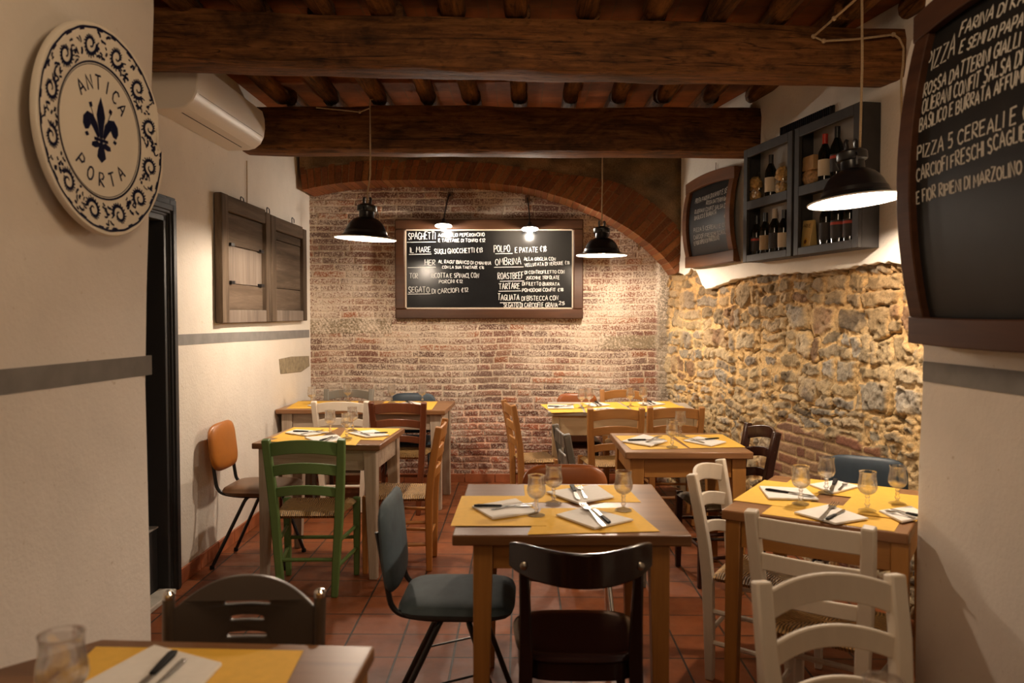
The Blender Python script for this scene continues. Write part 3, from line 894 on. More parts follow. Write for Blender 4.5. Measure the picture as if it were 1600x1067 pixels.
# ================================================================== chairs (local: sitter faces +y, origin under the seat)
def ladder_chair(label, paint, paint_x, H=.85, arch=.022, bow=.032, n=3, wt=.195, ws=.168, wf=.198, wb=.14, rush=True, group=None, seatmat=None, dep=.372):
    t = thing('ladder_chair', label, 'chair', group=group)
    for s in (-1, 1):
        mb = MB()
        path = [(s * wb, -.185, 0), (s * (wb + .012), -.185, .2), (s * ws, -.188, .43), (s * (ws + .008), -.20, .56), (s * (ws + .018), -.222, .70), (s * wt, -.25, H)]
        mb.bar(path, .041, .040, ref=(0, 1, 0), scales=[.85, 1, 1.1, 1.1, 1.05, 1])
        mb.build('back_post', paint, t, bevel=.006)
    yf = -.194 + dep
    ypost = lambda z: -.188 - .062 * max(0, (z - .43) / (H - .43)) ** 1.15
    xpost = lambda z: ws + (wt - ws) * (z - .43) / (H - .43)
    zs = [(H - .052, .070), (H - .167, .056), (H - .285, .050)][:n]
    for z, h in zs:
        mb = MB(); path = []; K = 13
        for k in range(K):
            q = -1 + 2 * k / (K - 1)
            path.append((q * (xpost(z) - .008), ypost(z) - bow * (1 - q * q) + .006, z + arch * (1 - q * q) - .006))
        mb.bar(path, .015, h, ref=(0, 0, 1))
        mb.build('slat', paint_x, t, bevel=.004)
    for s in (-1, 1):
        mb = MB(); mb.bar([(s * (wf - .004), yf, 0), (s * wf, yf - .003, .25), (s * wf, yf - .006, .452)], .037, .037, ref=(0, 1, 0), scales=[.8, 1, 1.05])
        mb.build('leg', paint, t, bevel=.005)
    mb = MB()   # seat: a woven pad, sagging a little in the middle
    N = 18; vs = []; fs = []
    for top in (1, 0):
        for j in range(N + 1):
            for i in range(N + 1):
                a, b = -1 + 2 * i / N, -1 + 2 * j / N
                hw = (ws + .004) + (wf + .006 - ws) * (j / N)
                e = max(abs(a), abs(b))
                edge_ = (1 - e ** 10) ** .5
                sag = .014 * (1 - a * a) * (1 - b * b)
                ridge = .006 * (1 - min(1, abs(abs(a) - abs(b)) * 5)) * e
                z = .432 + (.022 * edge_ - sag - ridge if top else -.022 * edge_)
                vs.append((a * hw, -.178 + (b + 1) / 2 * dep, z))
    M1 = (N + 1) ** 2
    for j in range(N):
        for i in range(N):
            q = j * (N + 1) + i
            fs.append((q, q + 1, q + N + 2, q + N + 1)); fs.append((M1 + q, M1 + q + N + 1, M1 + q + N + 2, M1 + q + 1))
    rim = [i for i in range(N + 1)] + [(j + 1) * (N + 1) - 1 for j in range(1, N + 1)] + [N * (N + 1) + i for i in range(N - 1, -1, -1)] + [j * (N + 1) for j in range(N - 1, 0, -1)]
    for k in range(len(rim)):
        a, b = rim[k], rim[(k + 1) % len(rim)]; fs.append((a, M1 + a, M1 + b, b))
    mb.add(vs, fs); mb.build('seat', seatmat or M['rush'], t, angle=60)
    for z in (.16, .29):
        for s in (-1, 1):
            mb = MB(); mb.tube([(s * (wb + .008 + z * .03), -.185, z), (s * wf, yf - .003, z)], .0105, 8)
            mb.build('rung', paint_x, t)
    mb = MB(); mb.tube([(-wf, yf - .003, .22), (wf, yf - .003, .22)], .0105, 8); mb.build('rung', paint_x, t)
    mb = MB(); mb.tube([(-wb - .012, -.185, .2), (wb + .012, -.185, .2)], .0105, 8); mb.build('rung', paint_x, t)
    return t

def bendpath(pts, r=.05, n=6):
    """rounds the corners of a polyline"""
    P = [Vector(p) for p in pts]; out = [P[0]]
    for a, b, c in zip(P[:-2], P[1:-1], P[2:]):
        d0, d1 = (a - b), (c - b)
        k = min(r, d0.length * .45, d1.length * .45)
        s, e = b + d0.normalized() * k, b + d1.normalized() * k
        for i in range(n + 1):
            t = i / n; out.append(s * (1 - t) ** 2 + b * 2 * t * (1 - t) + e * t * t)
    return out + [P[-1]]

def retro_chair(label, mback, mseat, mtube, bw=.39, bh=.34, zb=.655, brace=True, exp=5, group=None, sw=.41, tilt=.12):
    t = thing('padded_tube_chair', label, 'chair', group=group)
    rot = Matrix.Translation((0, -.225, zb)) @ Matrix.Rotation(PI / 2 + tilt, 4, 'X')
    mb = MB(); mb.cushion(bw, bh, .042, exp, rot, bend=.012, pw=7, seg=64)
    mb.build('backrest', mback, t, angle=70)
    mb = MB()
    def sf(p): return (p.x * (1 + .03 * (p.y / .2)), p.y, p.z)
    mb.cushion(sw, .42, .066, 5.5, Matrix.Translation((0, .01, .450)), pw=7, fn=sf)
    mb.build('seat', mseat, t, angle=70)
    for s in (-1, 1):
        x = s * .40 * sw
        mb = MB()
        mb.tube(bendpath([(x, -.262, zb + .06), (x, -.248, zb - .02), (x, -.212, .445), (x, -.10, .425), (x, .14, .425)], .06), .0105, 10)
        mb.build('frame_tube', mtube, t)
        for y0, y1, dx in ((-.03, -.235, .035), (.05, .20, .03)):
            mb = MB()
            mb.tube(bendpath([(x * .55, y0, .416), (x, y0 + (y1 - y0) * .06, .414), (x + s * dx, y1, .012)], .045), .0105, 10)
            lg = mb.build('leg', mtube, t)
            mb = MB(); mb.lathe([(.009, 0), (.013, .0), (.014, .014), (.011, .022)], 10, (x + s * dx, y1, 0.0)); mb.build('foot_cap', M['blackplastic'], lg)
        if brace:
            mb = MB(); mb.tube([(s * (abs(x) + .025), -.165, .17), (s * (abs(x) + .015), .115, .24)], .004, 6); mb.build('brace_rod', mtube, t)
    return t

def bent_chair(label):
    t = thing('bentwood_chair', label, 'chair')
    m = M['bent']
    for s in (-1, 1):
        mb = MB()
        mb.bar([(s * .185, -.24, 0), (s * .172, -.19, .25), (s * .165, -.17, .45), (s * .168, -.176, .60), (s * .174, -.183, .79)], .036, .030, ref=(0, 1, 0), scales=[.8, 1.05, 1.2, 1.0, .75])
        p = mb.build('back_post', m, t, bevel=.008, seg=3)
        mb = MB(); mb.lathe([(.002, .0), (.011, .0), (.0125, .003), (.008, .008), (.001, .0095)], 14)
        o = mb.build('bolt', M['bolt'], p); o.location = (s * .172, -.2195, .755); o.rotation_euler = (PI / 2, 0, 0)
    mb = MB(); K = 25; path = []; scl = []
    for k in range(K):
        q = -1 + 2 * k / (K - 1)
        path.append((q * .213, -.31 + .16 * q * q, .768 + .003 * q * q)); scl.append((1, 1 - .30 * abs(q) ** 8))
    mb.bar(path, .016, .102, ref=(0, 0, 1), scales=scl)
    mb.build('back_rail', m, t, bevel=.006, seg=3)
    mb = MB()
    def sf(p): return (p.x * (1 + .07 * p.y / .2), p.y, p.z)
    mb.cushion(.405, .41, .030, 4, Matrix.Translation((0, .01, .455)), pw=14, fn=sf)
    mb.build('seat', m, t, angle=60)
    mb = MB(); ring = []
    for k in range(40):
        a = 2 * PI * k / 40; ca, sa = math.cos(a), math.sin(a); q = (abs(ca) ** 4 + abs(sa) ** 4) ** -.25
        ring.append((ca * q * .182, .01 + sa * q * .185, .418))
    mb.bar(ring[:] , .018, .05, ref=(0, 0, 1)) if False else mb.sweep(ring, [(-.009, -.026), (.009, -.026), (.009, .026), (-.009, .026)], (0, 0, 1), loop=True)
    mb.build('seat_apron', m, t)
    for s in (-1, 1):
        mb = MB(); mb.tube([(s * .17, .185, 0), (s * .165, .17, .25), (s * .16, .155, .44)], .0175, 12, scales=[.7, .95, 1.15]); mb.build('leg', m, t)
    mb = MB(); ring = [(.142 * math.cos(a), .0 + .15 * math.sin(a), .22) for a in [2 * PI * k / 40 for k in range(40)]]
    mb.tube(ring, .009, 8, loop=True); mb.build('stretcher_ring', m, t)
    return t

def taupe_chair(label):
    t = thing('slotted_back_chair', label, 'chair')
    m = M['taupe']
    # panel outline with slots, filled flat, then bent
    cu = bpy.data.curves.new('panel_outline', 'CURVE'); cu.dimensions = '2D'; cu.fill_mode = 'BOTH'; cu.extrude = .007; cu.bevel_depth = .002; cu.bevel_resolution = 1
    def spl(pts):
        s = cu.splines.new('POLY'); s.points.add(len(pts) - 1)
        for p, (x, y) in zip(s.points, pts): p.co = (x, y, 0, 1)
        s.use_cyclic_u = True
    W = .166
    top = [(W - 2 * W * k / 30, .79 + .068 * (1 - abs(1 - 2 * k / 30) ** 2.3)) for k in range(31)]
    bot = [(-W + 2 * W * k / 30, .55 - .03 * (1 - (1 - 2 * k / 30) ** 2)) for k in range(31)]
    spl(top + bot)
    def slot(cx, cz, w, h, bend):
        pts = []
        for k in range(24):
            a = 2 * PI * k / 24; ca, sa = math.cos(a), math.sin(a); q = (abs(ca) ** 5 + abs(sa) ** 5) ** -.2
            x, z = ca * q * w / 2, sa * q * h / 2
            pts.append((cx + x, cz + z - bend * (x / (w / 2)) ** 2))
        spl(pts[::-1])
    slot(.0, .800, .115, .017, .004); slot(.0, .762, .085, .018, .003); slot(0, .722, .10, .018, .002); slot(0, .682, .085, .018, .002); slot(0, .642, .10, .018, .002)
    oc = bpy.data.objects.new('tmp_panel', cu); COL.objects.link(oc)
    bpy.context.view_layer.update()
    me = bpy.data.meshes.new_from_object(oc.evaluated_get(bpy.context.evaluated_depsgraph_get()))
    bpy.data.objects.remove(oc)
    vs = [(v.co.x, -.215 - .028 * (1 - (v.co.x / W) ** 2) + v.co.z - (v.co.y - .55) * .10, v.co.y) for v in me.vertices]
    mb = MB(); mb.v = vs; mb.f = [tuple(p.vertices)[::-1] for p in me.polygons]
    mb.build('back_panel', m, t, angle=30)
    for s in (-1, 1):
        mb = MB(); mb.tube([(s * .172, -.27, 0), (s * .172, -.20, .40), (s * .176, -.212, .55), (s * .180, -.238, .818)], .0145, 14)
        p = mb.build('back_post', simple('bronze_tube', (.16, .125, .095), .35, .7) if s < 0 else bpy.data.materials['bronze_tube'], t)
        mb = MB(); mb.lathe([(.0148, 0), (.0156, .003), (.0148, .014), (.009, .020), (.001, .021)], 14, (s * .180, -.2385, .815)); mb.build('chrome_cap', M['chrome'], p)
        mb = MB(); mb.tube(bendpath([(s * .172, -.16, .415), (s * .172, .17, .415), (s * .18, .21, 0)], .05), .0115, 12); mb.build('leg', bpy.data.materials['bronze_tube'], t)
    mb = MB(); mb.cushion(.40, .40, .026, 4, Matrix.Translation((0, .01, .44)), pw=14); mb.build('seat', m, t, angle=60)
    return t

def place(t, B, facing, back=.19):
    """put the chair so its back posts stand about point B, looking along facing"""
    f = Vector((facing[0], facing[1])).normalized()
    t.location = (B[0] + f.x * back, B[1] + f.y * back, 0)
    t.rotation_euler = (0, 0, math.atan2(-f.x, f.y))
    return t

# ================================================================== tableware
def goblet_proto():
    t = thing('goblet', 'x', 'glass', group='stemmed goblets laid on the tables')
    ZK = .87
    low = lambda prof: [(r, z * ZK) for r, z in prof]
    mb = MB()
    mb.lathe(low([(.0003, .0), (.02, .0), (.030, .0), (.0318, .0012), (.0312, .0028), (.026, .0055), (.012, .0105), (.0058, .016), (.0003, .0165)]), 24)
    mb.build('foot', M['glass'], t, angle=80)
    mb = MB()
    mb.lathe(low([(.0003, .0145), (.0055, .0145), (.0055, .02), (.010, .027), (.0105, .031), (.0055, .037), (.0075, .044), (.0075, .048), (.005, .053), (.0085, .060), (.0085, .064), (.006, .068), (.0003, .0685)]), 20)
    mb.build('stem', M['glass'], t, angle=80)
    mb = MB()
    outer = [(.0003, .0675), (.006, .068), (.016, .072), (.026, .080), (.0325, .092), (.0345, .102), (.0335, .115), (.031, .130), (.0295, .145), (.0292, .155), (.030, .163), (.0312, .168)]
    inner = [(max(.0003, r - .0016), z + (.0035 if k < 4 else 0)) for k, (r, z) in enumerate(outer[:-1])][::-1]
    mb.lathe(low(outer + inner), 28)
    mb.build('bowl', M['glass'], t, angle=80)
    return t

GOBLET = goblet_proto(); GOB_USED = False
def goblet(x, y, z, label, scale=1.0):
    global GOB_USED
    if not GOB_USED:
        GOB_USED = True; g = GOBLET; g.location = (x, y, z); g['label'] = label
    else:
        g = copy_thing(GOBLET, (x, y, z), RND.uniform(0, 6), label)
    g.scale = (scale,) * 3
    return g

def flat_quad(name, pts, z0, th, m, label, cat, group):
    c = sum((Vector(p) for p in pts), Vector()) / len(pts)
    poly = [(p.x - c.x, p.y - c.y) for p in map(Vector, pts)]
    a = sum(poly[i][0] * poly[(i + 1) % len(poly)][1] - poly[(i + 1) % len(poly)][0] * poly[i][1] for i in range(len(poly)))
    if a < 0: poly = poly[::-1]
    mb = MB(); mb.prism(poly, 0, th)
    o = mb.build(name, m, None, bevel=.001 if th > .003 else 0, smooth=False, loc=(c.x, c.y, z0))
    return tag(o, label, cat, group)

def napkin(pts, z0, label, group):
    """folded paper napkin: two layers, the upper a little short of the lower so the fold shows"""
    c = sum((Vector(p) for p in pts), Vector()) / 4
    poly = [Vector((p.x - c.x, p.y - c.y)) for p in map(Vector, pts)]
    if sum(poly[i].cross(poly[(i + 1) % 4]) for i in range(4)) < 0: poly = poly[::-1]
    mb = MB(); mb.prism([tuple(p) for p in poly], 0, .0028)
    up = [p * .985 for p in poly]
    mb2 = MB()
    vs = [(p.x, p.y, .0029) for p in poly] + [(up[i].x, up[i].y, (.0075, .0062, .0072, .006)[i]) for i in range(4)]
    mb2.hexa(vs)
    t = mb.build('napkin', M['napkin'], None, bevel=.0008, smooth=False, loc=(c.x, c.y, z0))
    mb2.build('top_fold', M['napkin'], t, bevel=.0012, smooth=False)
    return tag(t, label, 'napkin', group)

def rig(t, p0, p1, z):
    p0, p1 = Vector(p0), Vector(p1)
    t.location = (p0.x, p0.y, z); t.rotation_euler = (0, 0, math.atan2(p1.y - p0.y, p1.x - p0.x))
    s = (p1 - p0).length / .21
    t.scale = (s, max(.85, min(s, 1.15)), max(.9, min(s, 1.1)))
CUT = {}
def knife(p0, p1, z, label):
    """p0 handle end, p1 blade tip"""
    if 'k' not in CUT:
        t = thing('table_knife', 'x', 'knife', group='black handled knives on the napkins')
        mb = MB(); mb.bar([(0, 0, .0045), (.015, 0, .005), (.06, 0, .0048), (.10, 0, .0042)], .017, .008, (0, 0, 1), scales=[.75, 1, .9, .75])
        mb.build('handle', M['blackplastic'], t, bevel=.002)
        mb = MB(); mb.prism([(.10, -.005), (.125, -.007), (.18, -.0085), (.203, -.005), (.21, .003), (.195, .0065), (.10, .005)], .003, .0045)
        mb.build('blade', M['steel'], t)
        CUT['k'] = t
    else:
        t = copy_thing(CUT['k'], (0, 0, 0), 0, label)
    t['label'] = label; rig(t, p0, p1, z)
def fork(p0, p1, z, label):
    """p0 handle end, p1 tine tips"""
    if 'f' not in CUT:
        t = thing('dinner_fork', 'x', 'fork', group='steel forks on the napkins')
        mb = MB(); mb.bar([(0, 0, .002), (.02, 0, .0022), (.08, 0, .005), (.125, 0, .0085), (.145, 0, .006)], .014, .0024, (0, 0, 1), scales=[.8, 1, .6, .38, .55])
        mb.prism([(.142, -.004), (.150, -.0115), (.166, -.0125), (.166, .0125), (.150, .0115), (.142, .004)], .0045, .0062)
        mb.build('handle', M['steel'], t, bevel=.0006)
        for k in range(4):
            y = -.0105 + .007 * k
            mb = MB(); mb.bar([(.165, y, .0053), (.188, y, .0035), (.21, y * .96, .0065)], .0028, .0018, (0, 0, 1), scales=[1, 1, .6])
            mb.build('tine', M['steel'], t)
        CUT['f'] = t
    else:
        t = copy_thing(CUT['f'], (0, 0, 0), 0, label)
    t['label'] = label; rig(t, p0, p1, z)

def T(px, py, dz=0.0): return on_z(px, py, TOPZ + dz)
# ================================================================== tables in place
T1 = table('dining_table', 'square walnut-topped table on honey legs in front of the black curved-back chair', .172, 3.01, 0, .79, .80, .036, .085, .066, .048, M['walnut'], M['tblwood'], M['tblwood_x'], inset=.068, iy=.022)
T2 = table('dining_table', 'small square chestnut table between the grey chair and the dark mahogany chair', .892, 4.54, .01, .675, .68, .037, .105, .075, .055, M['chestnut'], M['tblwood'], M['tblwood_x'], inset=.03)
T3 = table('dining_table', 'grey-topped pine table in the back corner by the rubble wall', .785, 6.25, -.03, 1.13, .68, .03, .15, .05, .042, M['greytop'], M['tan'], M['tan_x'], il=.035, ir=.0, iy=.025)
T4 = table('dining_table', 'square brown-topped table on whitewashed legs behind the green chair', -1.122, 4.775, -.07, .735, .66, .033, .12, .075, .045, M['chestnut'], M['weather'], M['weather_x'], inset=.028)
T5 = table('dining_table', 'long plank-topped table on rough legs along the brick wall', -1.20, 6.36, -.04, 1.30, .66, .034, .12, .085, .06, M['chestnut'], M['weather'], M['weather_x'], inset=.035)
a6 = -.56
fl6 = Vector((.752, 2.967)); ux6 = Vector((math.cos(a6), math.sin(a6))); uy6 = Vector((-ux6.y, ux6.x))
w6, d6 = .63, .755
c6 = fl6 + ux6 * w6 / 2 + uy6 * d6 / 2
T6 = table('dining_table', 'brown-topped table set at an angle between the cream chairs and the rubble wall', c6.x, c6.y, a6, w6, d6, .037, .10, .056, .044, M['chestnut'], M['tblwood'], M['tblwood_x'], inset=.012, ir=0)
T7 = table('dining_table', 'near brown table with a cut corner and one yellow mat, at the taupe chair', -.655, 1.42, -.05, .64, .66, .035, .09, .055, .045, M['walnut'], M['tblwood'], M['tblwood_x'], inset=.012)
T8 = table('dining_table', 'near table, mostly out of view, that the closest cream chair faces', .66, 1.13, .1, .62, .62, .035, .09, .065, .05, M['walnut'], M['tblwood'], M['tblwood_x'])

# ================================================================== chairs in place
# the near table's top has one corner cut off
old = next(o for o in T7.children if o.name.startswith('tabletop')); bpy.data.objects.remove(old)
mb = MB(); mb.prism([(.32, -.33), (.32, .33), (-.30, .33), (-.63, -.07), (-.63, -.33)], TOPZ - .035, TOPZ)
mb.build('tabletop', M['walnut'], T7, bevel=.006)
place(ladder_chair('green ladder-back chair with a rush seat', M['green'], M['green']), (-1.12, 4.17), (-.03, 1))
h1 = ladder_chair('honey wood ladder-back chair seen side-on, between the green chair and the blue chair', M['orangewood'], M['orangewood'], group='honey wood rush chairs')
place(h1, (-.522, 4.758), (-1, .0))
place(ladder_chair('cream ladder-back chair standing between the two tables at the white wall', M['cream'], M['cream']), (-1.335, 5.97), (-.02, 1))
place(ladder_chair('red-brown ladder-back chair at the long table along the brick wall', M['brown'], M['brown']), (-.895, 5.90), (.03, 1))
place(ladder_chair('grey ladder-back chair against the brick wall behind the long table', M['greyp'], M['greyp']), (-1.47, 6.80), (0, -1))
place(retro_chair('navy padded chair with black tube legs against the brick wall behind the long table', M['navy'], M['navy'], M['tube']), (-.91, 6.80), (0, -1), .24)
h2 = ladder_chair('honey wood ladder-back chair at the end of the grey-topped table, near the brick wall', M['honey'], M['honey_x'], group='honey wood rush chairs', dep=.27, wt=.185, ws=.16, wf=.18)
place(h2, (-.025, 5.86), (.97, .2))
h3 = ladder_chair('honey wood ladder-back chair between the small chestnut table and the grey-topped table', M['honey'], M['honey_x'], group='honey wood rush chairs', wt=.18, ws=.158, wf=.182)
place(h3, (.66, 5.55), (-.08, 1))
def hc(label, B, f):
    place(copy_thing(h3, (0, 0, 0), 0, label), B, f)
hc('honey wood ladder-back chair at the grey-topped table, the one closest to the rubble wall', (1.088, 5.62), (-.0, 1))
hc('honey wood ladder-back chair behind the grey-topped table, next to the rust chair', (.885, 6.78), (.0, -1))
place(retro_chair('rust padded chair with a dark seat on the far side of the grey-topped table', M['rust'], M['darkvinyl'], M['tube'], sw=.315, bw=.35), (.49, 6.80), (.04, -1), .24)
place(ladder_chair('dark weathered grey ladder-back chair seen edge-on, beside the small chestnut table', M['greyp_dark'], M['greyp_dark']), (.29, 4.50), (.99, .11))
place(ladder_chair('dark mahogany ladder-back chair between the small chestnut table and the rubble wall', M['mahog'], M['mahog'], bow=.06, arch=.03, seatmat=simple('dark_rush', (.10, .065, .03), .7, nscale=80, namt=.4, bump=.6)), (1.33, 4.57), (-.99, -.12))
place(retro_chair('rust vinyl chair on chrome legs behind the walnut-topped table', M['rust'], M['brownvinyl'], M['chrome'], bh=.33, exp=4.2), (.205, 3.60), (0, -1), .24)
place(retro_chair('blue velvet chair on black tube legs beside the walnut-topped table', M['blue'], M['blue'], M['tube'], bw=.40, bh=.335, zb=.672, sw=.40, exp=4.8, tilt=.09), (-.475, 2.945), (1, -.02), .24)
place(bent_chair('black lacquered chair with a wide curved back rail, in front of the walnut-topped table'), (.185, 2.36), (0, 1), .2)
place(ladder_chair('cream ladder-back chair seen from its side at the end of the angled table', M['cream'], M['cream'], bow=.05, arch=.028), (.85, 3.37), (.86, -.51))
place(ladder_chair('cream ladder-back chair with its back to the camera at the angled table', M['cream'], M['cream'], arch=.004, bow=.025, wt=.182, ws=.158, wf=.180), (.951, 2.580), (.58, .81))
place(retro_chair('navy padded chair on the far side of the angled table, by the rubble wall', M['navy'], M['navy'], M['tube'], bw=.37), (1.64, 3.79), (-.51, -.86), .24)
place(ladder_chair('closest cream ladder-back chair, turned towards the camera, in front of the pier', M['cream'], M['cream'], arch=.03, bow=.03, wt=.177, ws=.158), (.772, 1.90), (.16, -.98))
place(taupe_chair('taupe chair with slots cut in its rounded back, behind the near table'), (-.66, 1.86), (.05, -1), .2)
place(retro_chair('orange padded chair with a brown seat and black tube legs against the white wall', M['orange'], M['brownvinyl'], M['tube'], bh=.285, bw=.38, zb=.705, sw=.37, exp=4.2, brace=False), (-1.785, 4.815), (1, -.03), .22)

# ================================================================== what is laid on the tables
PL = {1: 'the walnut-topped table', 2: 'the small chestnut table', 3: 'the grey-topped table', 4: 'the table behind the green chair',
      5: 'the long table', 6: 'the angled table', 7: 'the table by the taupe chair'}
GM, GN = 'yellow paper placemats', 'folded white napkins'
def mats(table, quads, name='placemat'):
    for k, (where, q) in enumerate(quads):
        flat_quad('placemat', [T(*p) for p in q], TOPZ + .0006 + .0011 * k, .0008, M['yellow'], f'yellow paper placemat at the {where} place of {PL[table]}', 'placemat', GM)
def setting(table, where, nap, kn=None, fk=None, z=.0055):
    pts = [T(*p, .01) for p in nap]
    napkin(pts, TOPZ + z, f'folded white paper napkin at the {where} place of {PL[table]}', GN)
    zz = TOPZ + z + .0082
    if kn: knife(T(*kn[0], .014), T(*kn[1], .014), zz, f'black-handled knife on the napkin at the {where} place of {PL[table]}')
    if fk: fork(T(*fk[0], .014), T(*fk[1], .014), zz, f'steel fork on the napkin at the {where} place of {PL[table]}')

mats(1, [('back', [(818.6, 758), (976, 758), (1001.5, 785), (821, 785)]), ('front', [(846, 795), (986.6, 794), (1031, 831), (824, 836)]), ('left', [(721.5, 776), (822, 776), (853, 823), (704, 823)])])
setting(1, 'left', [(737, 790.5), (806, 779), (841, 799.7), (770, 810)], ((740.5, 791.5), (832, 791.5)), ((768, 796.5), (836, 787)))
setting(1, 'back', [(853, 768), (931.5, 757), (960, 776), (902.6, 785.8)], ((893, 759), (904.5, 782)), ((915.5, 779), (904, 760.5)))
setting(1, 'front', [(868.5, 803.7), (914, 792), (990, 811.5), (929, 825.5)], ((952, 818), (928, 796)), ((944, 823), (909, 787.5)))
mats(2, [('left', [(961, 681), (1042, 680), (1074.7, 700.7), (987, 702.7)]), ('right', [(1050, 680.6), (1128, 679), (1165, 699), (1078.6, 700.7)])])
setting(2, 'left', [(971, 689), (1005.7, 678.6), (1043, 688.5), (1017, 696.4)], ((981, 688.5), (1040, 687)), ((1010, 691), (1032, 682)))
setting(2, 'right', [(1067.5, 687.8), (1090.5, 682), (1135, 690), (1110.6, 696.4)], ((1123, 685.5), (1078, 688.5)), ((1100, 692), (1064, 682.5)))
mats(3, [('left end', [(844, 632), (904, 631), (912, 644), (862, 645)]), ('back left', [(906, 629.5), (964, 628.5), (976, 635.5), (911, 636.5)]), ('back right', [(968, 628.5), (1045, 627.5), (1062, 635), (980, 635.5)]),
         ('front left', [(912, 637), (978, 636), (988, 645), (916, 645.5)]), ('front right', [(982, 636), (1066, 635.5), (1078, 643), (992, 645)])])
setting(3, 'left end', [(855, 632.8), (895.5, 632.3), (897, 637.5), (856, 638)], ((856, 635), (893, 635.6)), ((866, 637), (896, 632.6)))
setting(3, 'back left', [(912, 630.5), (936, 628.5), (954, 632.3), (928, 635)], ((930, 627.8), (940, 633.5)), ((934, 634), (927, 629)))
setting(3, 'back right', [(996, 629), (1020, 627), (1040, 631), (1014, 634)], ((1012, 626.5), (1024, 632)), ((1018, 632.5), (1008, 628)))
setting(3, 'front left', [(925, 638.5), (950, 636.5), (972, 640.5), (944, 643.5)], ((960, 640.8), (934, 638.2)), ((955, 642.3), (932, 640)))
setting(3, 'front right', [(1010, 638), (1034, 636), (1056, 640), (1030, 643)], ((1046, 640), (1020, 637.8)), ((1040, 641.6), (1016, 639.5)))
mats(4, [('left', [(459, 667.8), (529, 668.8), (492, 686), (424, 684.6)]), ('right', [(542, 668.8), (626, 670.2), (598, 688.5), (528, 687)]), ('front', [(448, 680.5), (566, 684.5), (556, 696.5), (420, 690.5)])])
setting(4, 'left', [(444.7, 675.6), (463, 671), (514, 674.6), (478.7, 681)], ((458, 674.3), (508, 675)), ((470, 678.5), (505, 672.8)))
setting(4, 'right', [(542.6, 675.6), (584, 671.5), (608.6, 679.7), (571.5, 683)], ((606, 676.5), (562, 677.5)), ((577, 680.5), (549, 672.5)))
setting(4, 'front', [(475.6, 683), (526, 679.3), (539, 687), (501, 693)], ((500, 689.5), (520, 682)), ((507, 690), (526, 683)))
mats(5, [('left', [(466, 627), (560, 627), (556, 638.5), (447, 638.5)]), ('right', [(602, 627.2), (684, 627.8), (674.6, 640.5), (586, 639.5)])])
setting(5, 'left', [(480, 633), (499, 630.5), (520, 632.5), (498, 636)], ((486, 632.6), (512, 633.6)), ((490, 634.8), (510, 631.5)))
setting(5, 'right', [(622, 630.2), (642, 627.2), (664, 630.8), (644, 633.4)], ((634, 626.6), (642, 632)), ((648, 632), (638, 628)))
# angled table: four mats meeting round a bare middle
def q6(u0, v0, u1, v1):
    return [c6 + ux6 * a + uy6 * b for a, b in ((u0, v0), (u1, v0), (u1, v1), (u0, v1))]
for k, (where, q) in enumerate((('front', q6(-.17, -.365, .27, -.075)), ('left', q6(-.322, -.215, -.06, .235)), ('back', q6(-.225, .085, .20, .362)), ('right', q6(.06, -.19, .32, .25)))):
    flat_quad('placemat', [(p.x, p.y, 0) for p in q], TOPZ + .0006 + .0011 * k, .0008, M['yellow'], f'yellow paper placemat at the {where} place of {PL[6]}', 'placemat', GM)
setting(6, 'left', [(1186, 759), (1260, 763.5), (1280, 780.4), (1200.7, 778.5)], ((1196, 765.5), (1274, 776.5)), ((1222, 767), (1274, 777.5)))
setting(6, 'back', [(1264, 756.5), (1306, 750.5), (1343, 759.5), (1302, 770.5)], ((1306, 750), (1299, 768)), ((1311, 766), (1322, 755.5)))
setting(6, 'front', [(1240.4, 799.8), (1293.7, 788.5), (1357.7, 809.5), (1306, 818)], ((1292, 812.5), (1320, 797)), ((1281, 813.5), (1306, 786.5)))
setting(6, 'right', [(1373, 797.5), (1424, 791), (1452, 806), (1409, 815)], ((1440, 808), (1391, 796)), ((1430, 810), (1384, 799)))
mats(7, [('only', [(150, 1011), (474, 1017), (436, 1092), (70, 1085)])])
setting(7, 'only', [(241, 1005), (347, 1034), (285, 1100), (112, 1075)], ((273, 1018), (192, 1099)), ((288, 1028), (214, 1104)), z=.0022)
G = [(1, 838, 807, 'front left of three on'), (1, 865, 788, 'back left of three on'), (1, 974, 799, 'right of three on'),
     (2, 1050, 700, 'nearer of two on'), (2, 1063, 682, 'farther of two on'),
     (3, 909, 638, 'first from the left on'), (3, 920.5, 637, 'second from the left on'), (3, 985, 636, 'third from the left on'), (3, 1005, 634.5, 'fourth from the left on'),
     (4, 516, 680, 'left of three on'), (4, 542, 686, 'nearest of three on'), (4, 551, 673.5, 'back one of three on'),
     (5, 487, 634, 'first from the left on'), (5, 543.5, 629.5, 'second from the left on'), (5, 612, 629.5, 'third from the left on'), (5, 660, 630, 'rightmost on'),
     (6, 1251, 789, 'leftmost on'), (6, 1291, 771.5, 'back one on'), (6, 1355, 800, 'front one on'), (6, 1402, 789, 'rightmost on')]
for tb, px, py, w in G:
    p = T(px, py); goblet(p.x, p.y, TOPZ + .0045, f'clear stemmed goblet, {w} {PL[tb]}')
goblet(-.785, 1.345, TOPZ + .0045, 'larger clear goblet at the edge of the near table by the taupe chair', 1.22)
goblet(.58, 1.262, TOPZ + .001, 'clear goblet, only its rim in view, below the closest cream chair', 1.0)
